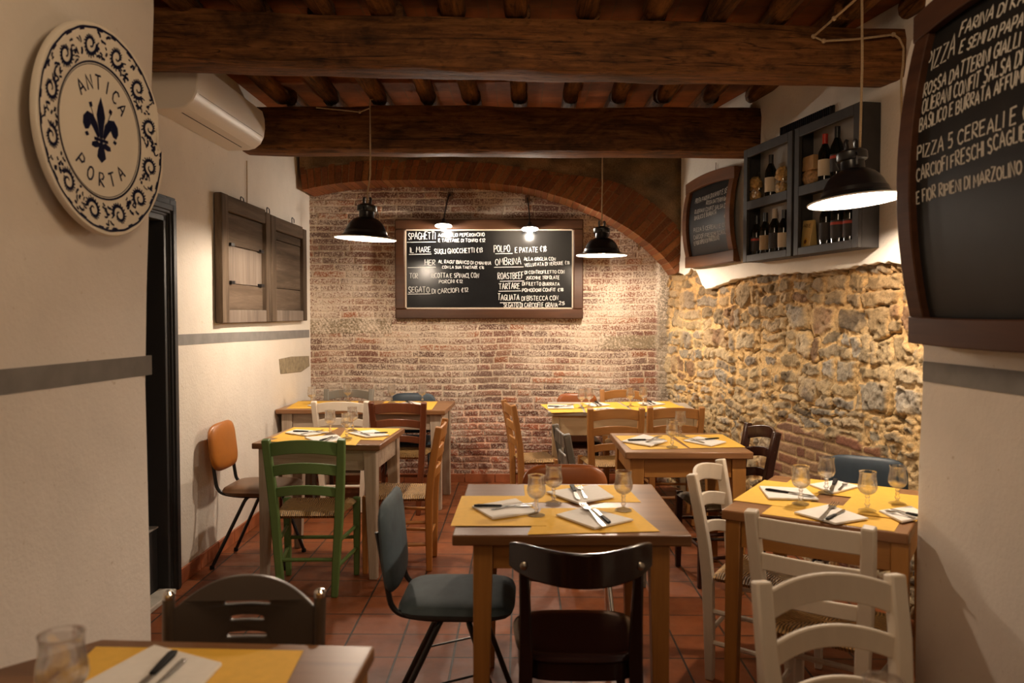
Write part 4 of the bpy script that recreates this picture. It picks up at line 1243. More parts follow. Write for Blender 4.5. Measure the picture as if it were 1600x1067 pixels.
# ================================================================== chalk lettering
GL = {
 'A': '0,0 1,3.6 2,6 3,3.6 4,0|.8,2.2 3.3,2.4', 'B': '0,0 0,6 2.4,6 3.3,5 2.6,3.6 .4,3.2 3,2.9 3.8,1.6 2.8,0 0,0', 'C': '3.8,5 2.4,6 .8,5.4 0,3 .8,.6 2.4,0 3.8,.9',
 'D': '0,0 .2,6 2.2,5.8 3.8,4 3.6,1.6 2,.1 0,0', 'E': '3.4,6 .2,5.9 0,0 3.5,.1|.1,3.1 2.8,3.2', 'F': '3.4,6 .2,5.9 0,0|.1,3.1 2.6,3.2', 'G': '3.8,5.2 2.2,6 .6,5 0,2.8 .8,.5 2.6,0 3.8,1.2 3.8,2.7 2.2,2.7',
 'H': '0,0 .2,6|3.6,0 3.7,6|.1,3 3.6,3.2', 'I': '0,0 .1,6', 'K': '0,0 0,6|3.4,6 .2,2.9 3.6,0', 'L': '.1,6 0,.1 3.2,0', 'M': '0,0 .5,6 2.3,2.4 4.1,6 4.6,0', 'N': '0,0 .2,6 3.5,.2 3.7,6',
 'O': '2,6 .6,5.2 0,3 .6,.8 2,0 3.4,.8 4,3 3.4,5.2 2,6', 'P': '0,0 .2,6 2.6,5.9 3.5,4.6 2.8,3.1 .2,2.8', 'R': '0,0 .2,6 2.6,5.9 3.4,4.7 2.6,3.3 .2,3 3.6,0', 'S': '3.5,5.2 2,6 .4,5.1 .8,3.5 2.9,2.6 3.5,1.1 2,0 .1,.8',
 'T': '-.2,6 4,6|1.9,6 1.8,0', 'U': '0,6 .2,1.4 1.6,0 3.2,1.2 3.5,6', 'V': '0,6 1.9,0 3.8,6', 'Z': '.2,6 3.6,5.9 0,.1 3.8,0', 'Q': '2,6 .6,5.2 0,3 .6,.8 2,0 3.4,.8 4,3 3.4,5.2 2,6|2.4,1.6 4.2,-.4',
 '0': '1.6,6 .3,4.6 .2,1.4 1.6,0 3,1.4 3,4.6 1.6,6', '1': '.2,4.8 1.5,6 1.5,0', '2': '.2,4.8 1.4,6 2.9,5 2.5,3.2 0,0 3.3,0', '3': '.2,5.6 2.4,5.9 2.8,4.4 1.2,3.2 3,2.2 2.6,.4 .1,.2', '5': '3,6 .5,6 .3,3.4 2.4,3.5 3,1.8 2,.2 0,.3',
 '6': '2.8,6 .8,4.2 .1,1.6 1.4,0 2.9,1.2 2.4,3 .4,2.2', '8': '1.6,3.2 .3,4.6 1.6,6 2.9,4.7 1.6,3.2 .1,1.4 1.6,0 3.1,1.4 1.6,3.2', '9': '2.9,3.8 1.4,2.8 .2,4.4 1.4,6 2.8,5.2 2.8,2 1.6,0',
 '€': '3.6,5.2 2.4,6 1,4.8 .8,2 1.8,.2 3.4,.6|0,3.8 2.6,3.9|0,2.5 2.4,2.6', "'": '.4,6.6 .1,5', '.': '0,.2 .3,0', ',': '.3,.3 0,-.9', 'É': '3.4,6 .2,5.9 0,0 3.5,.1|.1,3.1 2.8,3.2|1.4,6.8 2.4,7.8',
}
def glyph(ch):
    st = [[tuple(map(float, q.split(','))) for q in s.split()] for s in GL[ch].split('|')]
    return st, max(x for s in st for x, y in s)
def write(mb, text, a, b, h, th, pos, jit=.35, rs=random.Random(4)):
    """writes text from point a to point b of a board in flat strokes; pos maps board (u, v) to space"""
    pen = 0; items = []
    for ch in text:
        if ch == ' ': pen += 2.4; continue
        st, w = glyph(ch); items.append((st, pen)); pen += w + 1.25
    pen -= 1.25
    du, dv = b[0] - a[0], b[1] - a[1]; L = math.hypot(du, dv); ex, ey = du / L, dv / L
    sx, sy = L / pen, h / 6
    for st, p0 in items:
        jy = rs.uniform(-jit, jit); js = rs.uniform(.9, 1.1); sl = rs.uniform(-.04, .06)
        for s in st:
            q = []
            for x, y in s:
                X, Y = (p0 + x + y * sl) * sx, (y * js + jy) * sy
                q.append((a[0] + ex * X - ey * Y, a[1] + ey * X + ex * Y))
            stroke(mb, q, th, pos)
def stroke(mb, q, th, pos):
    n = len(q); lf, rt = [], []
    for i in range(n):
        p, nx = q[max(0, i - 1)], q[min(n - 1, i + 1)]
        dx, dy = nx[0] - p[0], nx[1] - p[1]; l = math.hypot(dx, dy) or 1
        ox, oy = -dy / l * th / 2, dx / l * th / 2
        if 0 < i < n - 1:      # keep the width round corners
            ax, ay = q[i][0] - q[i - 1][0], q[i][1] - q[i - 1][1]; la = math.hypot(ax, ay) or 1
            c = abs((ax * dx + ay * dy) / (la * l)); k = min(1.5, 1 / max(c, .5)); ox *= k; oy *= k
        lf.append((q[i][0] + ox, q[i][1] + oy)); rt.append((q[i][0] - ox, q[i][1] - oy))
    vs = [pos(*p) for p in lf] + [pos(*p) for p in rt]
    mb.add(vs, [(n + i, n + i + 1, i + 1, i) for i in range(n - 1)])

# ---- the menu board on the brick wall
BZ, BY = 1.455, 7.015
wb_ = Wall(0, BY, 1, 0)
bu0, bz1 = wb_.uz(617, 343); bu1, bz0 = wb_.uz(911, 498)
board = thing('menu_chalkboard', 'large brown-framed menu chalkboard hung on the brick wall', 'chalkboard', ((bu0 + bu1) / 2, 7.075, bz0))
bw_, bh_ = bu1 - bu0, bz1 - bz0; fw = .086
mb = MB(); mb.box(-bw_ / 2 + .02, -.045, .02, bw_ / 2 - .02, -.0, bh_ - .02)
mb.build('slate_panel', M['slate'], board)
for x0, x1, z0, z1, ax in ((-bw_ / 2, bw_ / 2, 0, fw, 0), (-bw_ / 2, bw_ / 2, bh_ - fw, bh_, 0), (-bw_ / 2, -bw_ / 2 + fw, fw, bh_ - fw, 1), (bw_ / 2 - fw, bw_ / 2, fw, bh_ - fw, 1)):
    mb = MB(); mb.box(x0, -.075, z0, x1, .0, z1)
    mb.build('frame_rail', M['boardframe'], board, bevel=.008)
for x0, x1, z0, z1 in ((-bw_ / 2 + fw, bw_ / 2 - fw, fw, fw + .012), (-bw_ / 2 + fw, bw_ / 2 - fw, bh_ - fw - .01, bh_ - fw), (-bw_ / 2 + fw, -bw_ / 2 + fw + .012, fw, bh_ - fw), (bw_ / 2 - fw - .012, bw_ / 2 - fw, fw, bh_ - fw)):
    mb = MB(); mb.box(x0, -.056, z0, x1, -.045, z1); mb.build('inner_strip', M['pinestrip'], board)
wt_ = Wall(0, 7.03, 1, 0)
def board_line(text, x0, y0, x1, y1, hpx, th=.0042, under=None):
    a, b = wt_.uz(x0, y0), wt_.uz(x1, y1); h = (hpx if hpx > 6 else hpx * .84) * 7.03 / FPX
    pos = lambda u, v: (u - board.location.x, -.0458, v - bz0)
    mb = MB(); write(mb, text, a, b, h, th, pos)
    o = mb.build('chalk_lettering', M['chalk'], board, smooth=False)
    if under:
        mb = MB(); p, q = wt_.uz(under[0], under[1]), wt_.uz(under[2], under[1] - .6)
        stroke(mb, [p, q], .005, pos); mb.build('underline', M['chalk'], o, smooth=False)
for L in (('SPAGHETTI', 638, 374, 680, 374, 11, .0050, (636, 378.5, 681)), ('AGLIO OLIO PEPERONCINO', 685, 370, 757, 369, 6), ('E TARTARE DI TONNO €12', 685, 378, 758, 378, 6),
          ('IL MARE', 641, 395, 673, 394, 8, .0050, (639, 397.5, 674)), ('SUGLI GNOCCHETTI €13', 679, 397, 754, 394, 7), ('HER', 664, 414, 680, 414, 8, .0048, (637, 418, 681)),
          ("AL RAGU' BIANCO DI CHIANINA", 685, 411, 767, 414, 6), ('CON LA SUA TARTARE €16', 691, 419.5, 756, 420, 5), ('TOR', 640, 435, 653, 435, 8), ('RICOTTA E SPINACI, CON', 674, 434, 748, 434, 7), ('PORCINI €12', 686, 442.5, 723, 442, 6),
          ('SEGATO', 638, 457, 671, 457, 9, .0048, (637, 459.5, 673)), ('DI CARCIOFI €12', 675, 459, 732, 456, 7),
          ('POLPO', 772, 394, 797, 393, 10, .0050, (774, 396.5, 801)), ('E PATATE €18', 805, 395, 854, 393, 8), ('OMBRINA', 774, 414, 814, 413, 10, .0050, (772, 417.5, 818)),
          ('ALLA GRIGLIA CON', 819, 407, 868, 407, 6), ('VELLUTATA DI VERDURE €18', 820, 416.5, 890, 413, 6), ('ROASTBEEF', 778, 436, 818, 435, 10, .0050, (781, 439.5, 819)), ('DI CONTROFILETTO CON', 820, 428, 882, 427, 6), ('ZUCCHINE TRIFOLATE', 822, 436.5, 874, 436, 6),
          ('TARTARE', 780, 452, 812, 451, 9, .0050, (779, 455, 814)), ('DI FILETTO BURRATA', 816, 446, 874, 446, 6), ('POMODORI CONFIT €18', 816, 456, 880, 455, 6), ('TAGLIATA', 778, 469, 811, 469, 9, .0050, (781, 473, 814)),
          ('DI BISTECCA CON', 815, 469.5, 872, 469, 7), ('SEGATO DI CARCIOFI E GRANA', 787, 480, 871, 480, 7), ('25', 873, 476, 882, 476, 6)):
    board_line(*L)

# ---- two chalkboards framed with barrel staves
def barrel_board(name, label, W, u0, z0, w, h, bulge, base, frame_w, mframe, mslate, lines, chalk, cth, cord=None):
    """a board bowed out along its height; base is its distance from the wall"""
    P0 = W.P(u0, z0, base)
    t = thing(name, label, 'chalkboard', P0, W.rot)
    bo = lambda v: -bulge * (1 - (2 * v / h - 1) ** 2)          # local y: minus is towards the room
    K = 17; th = .034
    for x in (frame_w / 2, w - frame_w / 2):
        mb = MB(); mb.bar([(x, bo(h * k / (K - 1)) - th / 2, h * k / (K - 1)) for k in range(K)], th, frame_w, ref=(0, 1, 0) ) if False else None
        mb = MB(); vs = []; fs = []
        for k in range(K):
            v = h * k / (K - 1); y = bo(v)
            vs += [(x - frame_w / 2, y, v), (x + frame_w / 2, y, v), (x + frame_w / 2, y - th, v), (x - frame_w / 2, y - th, v)]
        for k in range(K - 1):
            for q in range(4):
                r = (q + 1) % 4; fs.append((k * 4 + q, (k + 1) * 4 + q, (k + 1) * 4 + r, k * 4 + r))
        fs += [(0, 1, 2, 3), (4 * K - 1, 4 * K - 2, 4 * K - 3, 4 * K - 4)]
        mb.add(vs, [f[::-1] for f in fs]); mb.build('stave', mframe, t, bevel=.004)
    rh = frame_w * 1.15
    for v0, v1, arc in ((0, rh, .10), (h - rh, h, .14)):
        mb = MB(); vs = []; fs = []; n = 15
        for k in range(n):
            q = -1 + 2 * k / (n - 1); x = w / 2 + q * (w / 2 + .006); y = bo((v0 + v1) / 2) - th - .012 * (1 - q * q)
            dz = arc * frame_w * 2.2 * (1 - q * q) * (1 if v0 > 0 else -.45)
            vs += [(x, y + .02, v0 + dz), (x, y - .012, v0 + dz), (x, y - .012, v1 + dz), (x, y + .02, v1 + dz)]
        for k in range(n - 1):
            for q in range(4):
                r = (q + 1) % 4; fs.append((k * 4 + q, (k + 1) * 4 + q, (k + 1) * 4 + r, k * 4 + r))
        fs += [(0, 1, 2, 3), (4 * n - 1, 4 * n - 2, 4 * n - 3, 4 * n - 4)]
        mb.add(vs, fs); mb.build('rail', mframe, t, bevel=.004)
    mb = MB(); vs = []; fs = []
    for k in range(K):
        v = h * k / (K - 1); y = bo(v) - .010
        vs += [(frame_w * .8, y, v), (w - frame_w * .8, y, v)]
    vs2 = [(x, y + .012, z) for x, y, z in vs]
    for k in range(K - 1):
        a = k * 2; fs.append((a, a + 1, a + 3, a + 2)); b = 2 * K + a; fs.append((b, b + 2, b + 3, b + 1))
    mb.add(vs + vs2, fs); mb.build('slate_panel', mslate, t)
    ux = Vector((math.cos(W.rot), math.sin(W.rot), 0))
    def buv(px, py):
        out = base + .011
        for _ in range(5):
            u, z = W.uz(px, py, out); out = base + .011 - bo(z - z0)
        return u - u0, z - z0
    for text, ax, ay, bx, by, hpx, dist in lines:
        a, b = buv(ax, ay), buv(bx, by)
        mb = MB(); pos = lambda u, v: (u, bo(v) - .0108, v)
        write(mb, text, a, b, hpx * dist / FPX, cth, pos)
        # drop whatever would run past the frame
        lim = w - frame_w - .004
        keep = [f for f in mb.f if all(mb.v[i][0] < lim for i in f)]
        mb.f = keep
        if keep: mb.build('chalk_lettering', chalk, t, smooth=False)
    if cord:
        mb = MB(); mb.tube([(w / 2, -.002, h - .02), (w / 2 + .004, 0, h + cord)], .0025, 6); mb.build('hanging_cord', M['wire'], t)
    mb = MB(); mb.box(w / 2 - .03, -.004, h * .5 - .03, w / 2 + .03, base - .004, h * .5 + .03) ; mb.build('mount_block', mframe, t)
    return t
ua, za = W_RIGHT.uz(1080, 420, .02); ub, zb_ = W_RIGHT.uz(1156, 409, .02)
u_a, zt_ = W_RIGHT.uz(1155, 265, .02)
SMALL = [('PIZZA FARINA DI KAMUT E SEMI', 1086, 318.5, 1139, 299.5, 7, 6.2), ('ROSSA DATTERINI GIALLI', 1103, 320, 1139, 312, 6, 6.1), ('OLIERANI CONFIT SALSA DI', 1085, 334, 1134, 324, 6, 6.1), ('BASILICO E BURRATA', 1085, 344, 1119, 334, 6, 6.1), ('€9', 1131, 341, 1138, 339, 6, 6),
         ('PIZZA 5 CEREALI E CON', 1084, 363, 1138, 353, 6, 6.1), ('CARCIOFI FRESCHI SCAGLIE', 1084, 374.5, 1138, 364, 6, 6.1), ('E FIOR RIPIENI DI MARZOLINO', 1085, 383.5, 1124, 374, 6, 6.1)]
barrel_board('barrel_chalkboard', 'small chalkboard in a barrel-stave frame beside the wine cabinets', W_RIGHT, ua, za + .005, ub - ua, .66, .055, .012, .075, M['barrel'], M['slate_dull'], SMALL, M['chalk_dull'], .0045, cord=.10)
uc, zc = W_PIERR.uz(1438, 529, .03)
BIG = [('PIZZA', 1445, 117, 1490, 87, 30, 2.6), ('FARINA DI KAMUT', 1498, 58, 1640, -18, 20, 2.45), ('E SEMI DI PAPAVERO', 1498, 84, 1640, 22, 18, 2.45), ('ROSSA DATTERINI GIALLI', 1442, 152, 1592, 72, 21, 2.5), ('OLIERANI CONFIT SALSA DI', 1440, 178, 1595, 102, 21, 2.5),
       ('BASILICO E BURRATA AFFUME CON', 1436, 206, 1640, 108, 20, 2.5), ('PIZZA 5 CEREALI E CON', 1433, 250, 1640, 172, 21, 2.5), ('CARCIOFI FRESCHI SCAGLIE DI G', 1432, 284, 1640, 202, 20, 2.5), ('E FIOR RIPIENI DI MARZOLINO', 1432, 318, 1596, 271, 18, 2.5)]
barrel_board('barrel_chalkboard', 'big chalkboard in a barrel-stave frame on the cream pier', W_PIERR, uc, 1.405, .80, 1.05, .075, .012, .075, M['barrel_dark'], M['slate_dull'], BIG, M['chalk_dull'], .0055)

# ---- the chipped majolica plate
pc_u, pc_z = W_PIERL.uz(158, 206, .035)
plate = thing('majolica_plate', 'big chipped blue and cream majolica plate hung on the cream pier', 'plate', W_PIERL.P(pc_u, pc_z, .004), W_PIERL.rot)
RP = .322
def chip(a):        # radius of the rim; a bite is missing on the far side
    d = ((a + .02 + PI) % (2 * PI) - PI) / .46       # 0 .. 1 along the bite
    return 1 - .105 * min(1, d * 9) * (1 - d) ** .8 * (1 + .12 * math.sin(d * 21)) if 0 < d < 1 else 1 - .003 * math.sin(a * 5)
prof = [(0, .030), (.5, .029), (.60, .026), (.66, .018), (.70, .017), (.96, .006), (.985, .003), (1.0, .008), (1.0, .018), (.97, .028), (.70, .036), (.5, .042), (0, .043)]
def plate_y(r):      # front face height (towards the room is -y)
    pts = [(0, .030), (.5, .031), (.62, .033), (.70, .040), (.95, .052), (.985, .053), (1.0, .048)]
    for (a, ya), (b, yb) in zip(pts[:-1], pts[1:]):
        if r <= b: return -(ya + (yb - ya) * (r - a) / (b - a))
    return -.048
SEG = 96; rr = [0, .2, .4, .5, .62, .66, .70, .8, .9, .95, .985, 1.0]; mb = MB(); vs = []; fs = []
for r in rr:
    for k in range(SEG):
        a = 2 * PI * k / SEG; q = r * RP * (chip(a) if r > .9 else 1)
        vs.append((q * math.cos(a), plate_y(r), q * math.sin(a)))
for r, y in ((1.0, -.036), (.9, -.022), (.6, -.004), (0, -.004)):
    for k in range(SEG):
        a = 2 * PI * k / SEG; q = r * RP * (chip(a) if r > .9 else 1); vs.append((q * math.cos(a), y, q * math.sin(a)))
for j in range(len(rr) + 3):
    for k in range(SEG):
        k2 = (k + 1) % SEG; fs.append((j * SEG + k, j * SEG + k2, (j + 1) * SEG + k2, (j + 1) * SEG + k))
mb.add(vs, [f for f in fs]); mb.build('dish', M['plate'], plate, angle=50)
mb = MB(); mb.tube([(-.02, -.004, RP * .8), (0, .001, RP * 1.0 - .04), (.02, -.004, RP * .8)], .002, 6); mb.build('hanging_hook', M['wire'], plate)
def pp(u, v): return (u, plate_y(math.hypot(u, v) / RP) - .0012, v)
rs = random.Random(9)
mb = MB()
def ringstroke(r, th, n=120, gap=None, wob=.0):
    q = []
    for k in range(n + 1):
        a = 2 * PI * k / n
        if gap and gap[0] < a < gap[1]:
            if len(q) > 1: stroke(mb, q, th, pp)
            q = []; continue
        rad = r + wob * math.sin(a * 23); q.append((rad * math.cos(a), rad * math.sin(a)))
    if len(q) > 1: stroke(mb, q, th, pp)
ringstroke(.642 * RP, .006); ringstroke(.62 * RP, .0022)
ringstroke(.945 * RP, .007, gap=(.02, .48), wob=.001)
mb.build('painted_ring', M['cobalt'], plate, smooth=False)
for k in range(12):
    a0 = 2 * PI * (k + .5) / 12; cx, cy = .795 * RP * math.cos(a0), .795 * RP * math.sin(a0)
    mb = MB(); q = []
    for i in range(26):
        t = i / 25; an = a0 + PI * .9 + t * 2 * PI * 1.3; r = .005 + .027 * t ** .8
        q.append((cx + r * math.cos(an), cy + r * math.sin(an)))
    for i in range(len(q) - 1): stroke(mb, q[i:i + 2], .0045 + .0085 * (i / 25), pp)
    for i in range(6, 26):
        x, y = q[i]; d = math.hypot(x - cx, y - cy) or 1; ex, ey = (x - cx) / d, (y - cy) / d
        l = rs.uniform(.010, .0155) * (.6 + .4 * i / 25)
        stroke(mb, [(x, y), (x + ex * l - ey * .005, y + ey * l + ex * .005)], .0044, pp)
    # leaves filling the gaps between neighbouring scrolls
    a1 = a0 + 2 * PI / 24
    for i in range(13):
        an = a1 + rs.uniform(-.085, .085); rad = rs.uniform(.675, .925) * RP; d = an + rs.uniform(-.7, .7) + (PI / 2 if i % 3 else 0)
        if .0 < an % (2 * PI) < .45 and rad > .86 * RP: continue
        x, y = rad * math.cos(an), rad * math.sin(an); l = rs.uniform(.010, .022)
        stroke(mb, [(x, y), (x + l * .5 * math.cos(d), y + l * .5 * math.sin(d)), (x + l * math.cos(d + .3), y + l * math.sin(d + .3))], rs.uniform(.004, .0085), pp)
    for an, l in ((a1 + .1, .03), (a1 - .13, .024)):
        if .0 < an % (2 * PI) < .5: continue
        x, y = .935 * RP * math.cos(an), .935 * RP * math.sin(an); d = an + PI / 2
        stroke(mb, [(x - math.cos(d) * l / 2, y - math.sin(d) * l / 2), (x, y), (x + math.cos(d) * l / 2, y + math.sin(d) * l / 2)], .010, pp)
    mb.build('painted_pattern', M['cobalt'], plate, smooth=False)
# lily emblem
mb = MB()
def blob(pts):
    c = (sum(p[0] for p in pts) / len(pts), sum(p[1] for p in pts) / len(pts))
    n = len(pts); mb.add([pp(*c)] + [pp(*p) for p in pts], [(0, i + 1, (i + 1) % n + 1) for i in range(n)])
S = .105
def sc_(pts, fx=1): return [(p[0] * S * 1.28 * fx, p[1] * S * .93 + .004) for p in pts][::fx]
blob(sc_([(-.05, -.25), (.05, -.25), (.10, .1), (.16, .45), (.10, .75), (0, 1.05), (-.10, .75), (-.16, .45), (-.10, .1)]))
for fx in (1, -1):
    blob(sc_([(.06, -.2), (.12, -.28), (.30, .0), (.38, .1), (.40, .25), (.30, .42), (.14, .2)], fx))
    blob(sc_([(.30, .42), (.40, .25), (.38, .08), (.46, -.08), (.58, -.12), (.66, .05), (.64, .28), (.50, .46)], fx))
    blob(sc_([(.05, -.42), (.16, -.36), (.34, -.44), (.36, -.56), (.24, -.60), (.10, -.55)], fx))
    stroke(mb, sc_([(.12, -.1), (.26, .35), (.36, .62)], fx), .003, pp)
    blob(sc_([(.30, .66), (.40, .60), (.44, .74), (.34, .80)], fx))
    blob(sc_([(.44, -.26), (.54, -.32), (.60, -.22), (.50, -.16)], fx))
blob(sc_([(-.26, -.36), (-.26, -.26), (.26, -.26), (.26, -.36)][::-1]))
blob(sc_([(-.05, -.36), (-.14, -.7), (-.16, -.86), (0, -1.02), (.16, -.86), (.14, -.7), (.05, -.36)]))
mb.build('lily_emblem', M['cobalt'], plate, smooth=False)
def arc_text(text, r, a_mid, span, h, flip, name):
    n = len(text)
    for i, ch in enumerate(text):
        f = (i / (n - 1) - .5); a = a_mid - f * span if not flip else a_mid + f * span
        mb = MB(); st, w = glyph(ch); k = h / 6
        ex, ey = (math.sin(a), -math.cos(a)) if not flip else (-math.sin(a), math.cos(a))
        ux, uy = (math.cos(a), math.sin(a)) if not flip else (-math.cos(a), -math.sin(a))
        for s in st:
            stroke(mb, [(r * math.cos(a) + ex * (x - w / 2) * k + ux * (y - 3) * k, r * math.sin(a) + ey * (x - w / 2) * k + uy * (y - 3) * k) for x, y in s], .0058, pp)
        mb.build(name, M['cobalt'], plate, smooth=False)
arc_text('ANTICA', .46 * RP, PI / 2 - .08, 1.55, .042, False, 'painted_letter')
arc_text('PORTA', .46 * RP, 3 * PI / 2 - .02, 1.5, .042, True, 'painted_letter')

# ================================================================== pendant lamps
BULB = m_emit('lamp_bulb_glow', (1.0, .81, .62), 1900)
BULB2 = m_emit('spot_bulb_glow', (1.0, .87, .72), 1500)
def pendant(label, x, y, zrim, r=.2, tilt=0, bz=.025, cord_to=None, cord_pts=None):
    t = thing('pendant_lamp', label, 'lamp', (x, y, zrim), 0, 'black enamel pendant lamps')
    k = r / .2
    outer = [(.200, 0), (.1995, .003), (.150, .021), (.146, .030), (.142, .033), (.138, .050), (.133, .054), (.122, .080), (.108, .102), (.090, .120), (.068, .132), (.052, .138)]
    inner = [(.048, .134), (.066, .128), (.088, .1165), (.105, .099), (.119, .078), (.130, .052), (.139, .033), (.146, .021), (.1965, .0015)]
    mb = MB(); mb.lathe([(a * k, b * k) for a, b in outer], 40, cap0=False, cap1=False); sh = mb.build('shade', M['ironblack'], t, angle=30)
    mb = MB(); mb.lathe([(a * k, b * k) for a, b in [(.046, .135)] + inner][::-1], 40, cap0=False, cap1=True); mb.build('reflector', M['white_reflector'], t, angle=50)
    mb = MB(); mb.lathe([((.200 + .004 * math.cos(q)) * k, (.001 + .004 * math.sin(q)) * k) for q in [2 * PI * i / 8 for i in range(9)]], 40, cap0=False, cap1=False); mb.build('rim', M['white_reflector'], sh)
    mb = MB(); mb.lathe([(a * k, b * k) for a, b in [(.052, .137), (.050, .142), (.050, .176), (.063, .180), (.065, .184), (.065, .212), (.062, .216), (.045, .224), (.030, .228), (.018, .232)]], 28, cap0=True, cap1=True); mb.build('socket_housing', M['ironblack'], t, angle=30)
    for s in (-1, 1):
        mb = MB(); mb.bar([(s * .020 * k, 0, .222 * k), (s * .022 * k, 0, .26 * k), (s * .016 * k, 0, .272 * k)], .016 * k, .02 * k, (0, 1, 0)); mb.build('cord_clamp', M['ironblack'], t, bevel=.003)
    for q in range(3):
        a = 2 * PI * q / 3 + .4
        mb = MB(); mb.bar([(.063 * k * math.cos(a), .063 * k * math.sin(a), .20 * k), (.072 * k * math.cos(a), .072 * k * math.sin(a), .185 * k), (.060 * k * math.cos(a), .060 * k * math.sin(a), .15 * k)], .008 * k, .004 * k); mb.build('clip', M['ironblack'], t)
    mb = MB(); mb.sphere((0, 0, bz), .032, 16, 10); mb.build('bulb', BULB, t)
    mb = MB(); mb.lathe([(.016, bz + .028), (.020, .134 * k)], 14); mb.build('lamp_holder', M['ironblack'], t)
    if tilt: t.rotation_euler = tilt
    inv = (Matrix.Translation(t.location) @ Euler(tilt if tilt else (0, 0, 0)).to_matrix().to_4x4()).inverted()
    mb = MB(); mb.tube([inv @ Vector(p) for p in cord_pts], .0055, 8); mb.build('cord', M['rope'], t)
    return t
pL = on_y(571, 373, 5.28); pM = on_y(940, 399, 6.18); pR = on_y(1337, 314, 3.56)
pendant('black pendant lamp hanging over the whitewashed-leg table near the shutters', pL.x, pL.y, pL.z, .2, (.0, .055, 0), cord_pts=[(pL.x + .014, pL.y, pL.z + .235), (pL.x + .016, pL.y, pL.z + .30), (pL.x + .035, pL.y, pL.z + .42), (pL.x + .036, pL.y, pL.z + .70), (pL.x + .036, pL.y, 2.90), (pL.x + .036, pL.y + .09, 2.925)])
pendant('black pendant lamp hanging behind the beam, in front of the brick arch', pM.x, pM.y, pM.z, .193, 0, cord_pts=[(pM.x, pM.y, pM.z + .235), (pM.x + .004, pM.y, pM.z + .55), (pM.x + .004, pM.y, 3.0)])
pendant('black pendant lamp nearest the camera, hanging before the wine cabinets', pR.x, pR.y, pR.z, .2, (-.055, -.075, 0), bz=.062, cord_pts=[(pR.x + .015, pR.y, pR.z + .235), (pR.x + .02, pR.y, pR.z + .6), (pR.x + .012, pR.y, 3.0)])

# cords tied along the beams
def cordthing(label, pts, r=.005, knots=()):
    mb = MB(); P = [Vector(p) for p in pts]
    mb.tube(P, r, 8); o = mb.build('hanging_rope', M['rope'])
    for kx in knots:
        mb = MB(); mb.sphere(kx, r * 2.1, 10, 6); mb.build('knot', M['rope'], o)
    return tag(o, label, 'rope')
q = [on_y(578, 169, 5.33), on_y(562, 175, 5.345), on_y(525, 171, 5.345), on_y(494, 168, 5.35)]
cordthing('thin beige rope tied along the top of the beam by the shutters lamp', q, .005, [q[1]])
q = [on_y(1343, -6, 3.56), on_y(1303, 29, 3.75), on_y(1271, 57, 3.90), on_y(1287, 64, 3.905), on_y(1340, 61, 3.91), on_y(1396, 54, 3.915), on_y(1405, 60, 3.915), on_y(1412, 75, 3.915), on_y(1411, 100, 3.915), on_y(1408, 127, 3.915), on_y(1410, 240, 3.93)]
cordthing('twisted beige rope tied across the near beam beside the big chalkboard', q, .0055, [q[1], q[2], q[3], q[5]])
z_ = q[-1]

# ---- two small spot lamps over the menu board
def spot(label, ax, ay, bx, by, lx, ly):
    A = on_y(ax, ay, 7.08); B = on_y(bx, by, 6.83)
    t = thing('wall_spot_lamp', label, 'lamp', A, 0, 'small spot lamps over the menu board')
    l = lambda p: Vector(p) - A
    mb = MB(); mb.box(-.022, -.018, -.03, .022, .0, .035); mb.build('wall_mount', simple('rusty_iron', (.10, .045, .02), .7) if 'rusty_iron' not in bpy.data.materials else bpy.data.materials['rusty_iron'], t, bevel=.004)
    mb = MB(); mb.tube(bendpath([(0, -.012, .0), (0, -.09, .01), (l(B).x * .5, -.16, -.08), tuple(l(B) + Vector((0, 0, .045)))], .06), .006, 8); mb.build('arm', M['ironblack'], t)
    b = l(B)
    tl = Matrix.Translation(b) @ Matrix.Rotation(-.20, 4, 'X') @ Matrix.Translation(-b)
    mb = MB(); mb.lathe([(.072, 0), (.066, .012), (.045, .026), (.02, .034), (.016, .06)], 28, b, cap0=False); mb.v = [tuple(tl @ Vector(q)) for q in mb.v]; mb.build('shade', M['ironblack'], t, angle=40)
    mb = MB(); mb.lathe([(.016, .030), (.043, .022), (.064, .008), (.071, .0)][::-1], 28, b, cap0=False); mb.v = [tuple(tl @ Vector(q)) for q in mb.v]; mb.build('reflector', M['white_reflector'], t, angle=40)
    mb = MB(); mb.sphere(tl @ (b + Vector((0, 0, -.026))), .019, 14, 10); mb.build('bulb', BULB2, t)
    mb = MB(); mb.lathe([(.012, -.012), (.012, .028)], 12, b); mb.build('lamp_holder', M['white_reflector'], t)
spot('small spot lamp on a bent arm over the SPAGHETTI end of the menu board', 704, 306, 693, 353, 0, 0)
spot('small spot lamp on a bent arm over the POLPO end of the menu board', 824, 312, 828, 358, 0, 0)

# ================================================================== air conditioner
a_u0, _ = W_LEFT.uz(237, 172); a_u1, az = W_LEFT.uz(355, 235)
acw = thing('wall_air_conditioner', 'white split air conditioner high on the white wall', 'air conditioner', W_LEFT.P(a_u0, az, .003), W_LEFT.rot)
Lc = a_u1 - a_u0 + .02
prof = [(0, 0), (-.13, .003), (-.172, .014), (-.208, .042), (-.230, .085), (-.238, .14), (-.236, .20), (-.222, .25), (-.185, .278), (0, .28)]
mb = MB(); n = len(prof); vs = [(x, y, z) for x in (0.0, .006, Lc - .006, Lc) for y, z in prof]
for i, (x, y, z) in enumerate(vs):
    if x in (0.0, Lc): vs[i] = (x, y * .97, .004 + z * .985)
fs = [tuple(range(n))[::-1], tuple(range(3 * n, 4 * n))]
for k in range(3):
    for i in range(n):
        j = (i + 1) % n; fs.append((k * n + i, k * n + j, (k + 1) * n + j, (k + 1) * n + i))
mb.add(vs, fs); mb.build('housing', M['ac'], acw, angle=32)
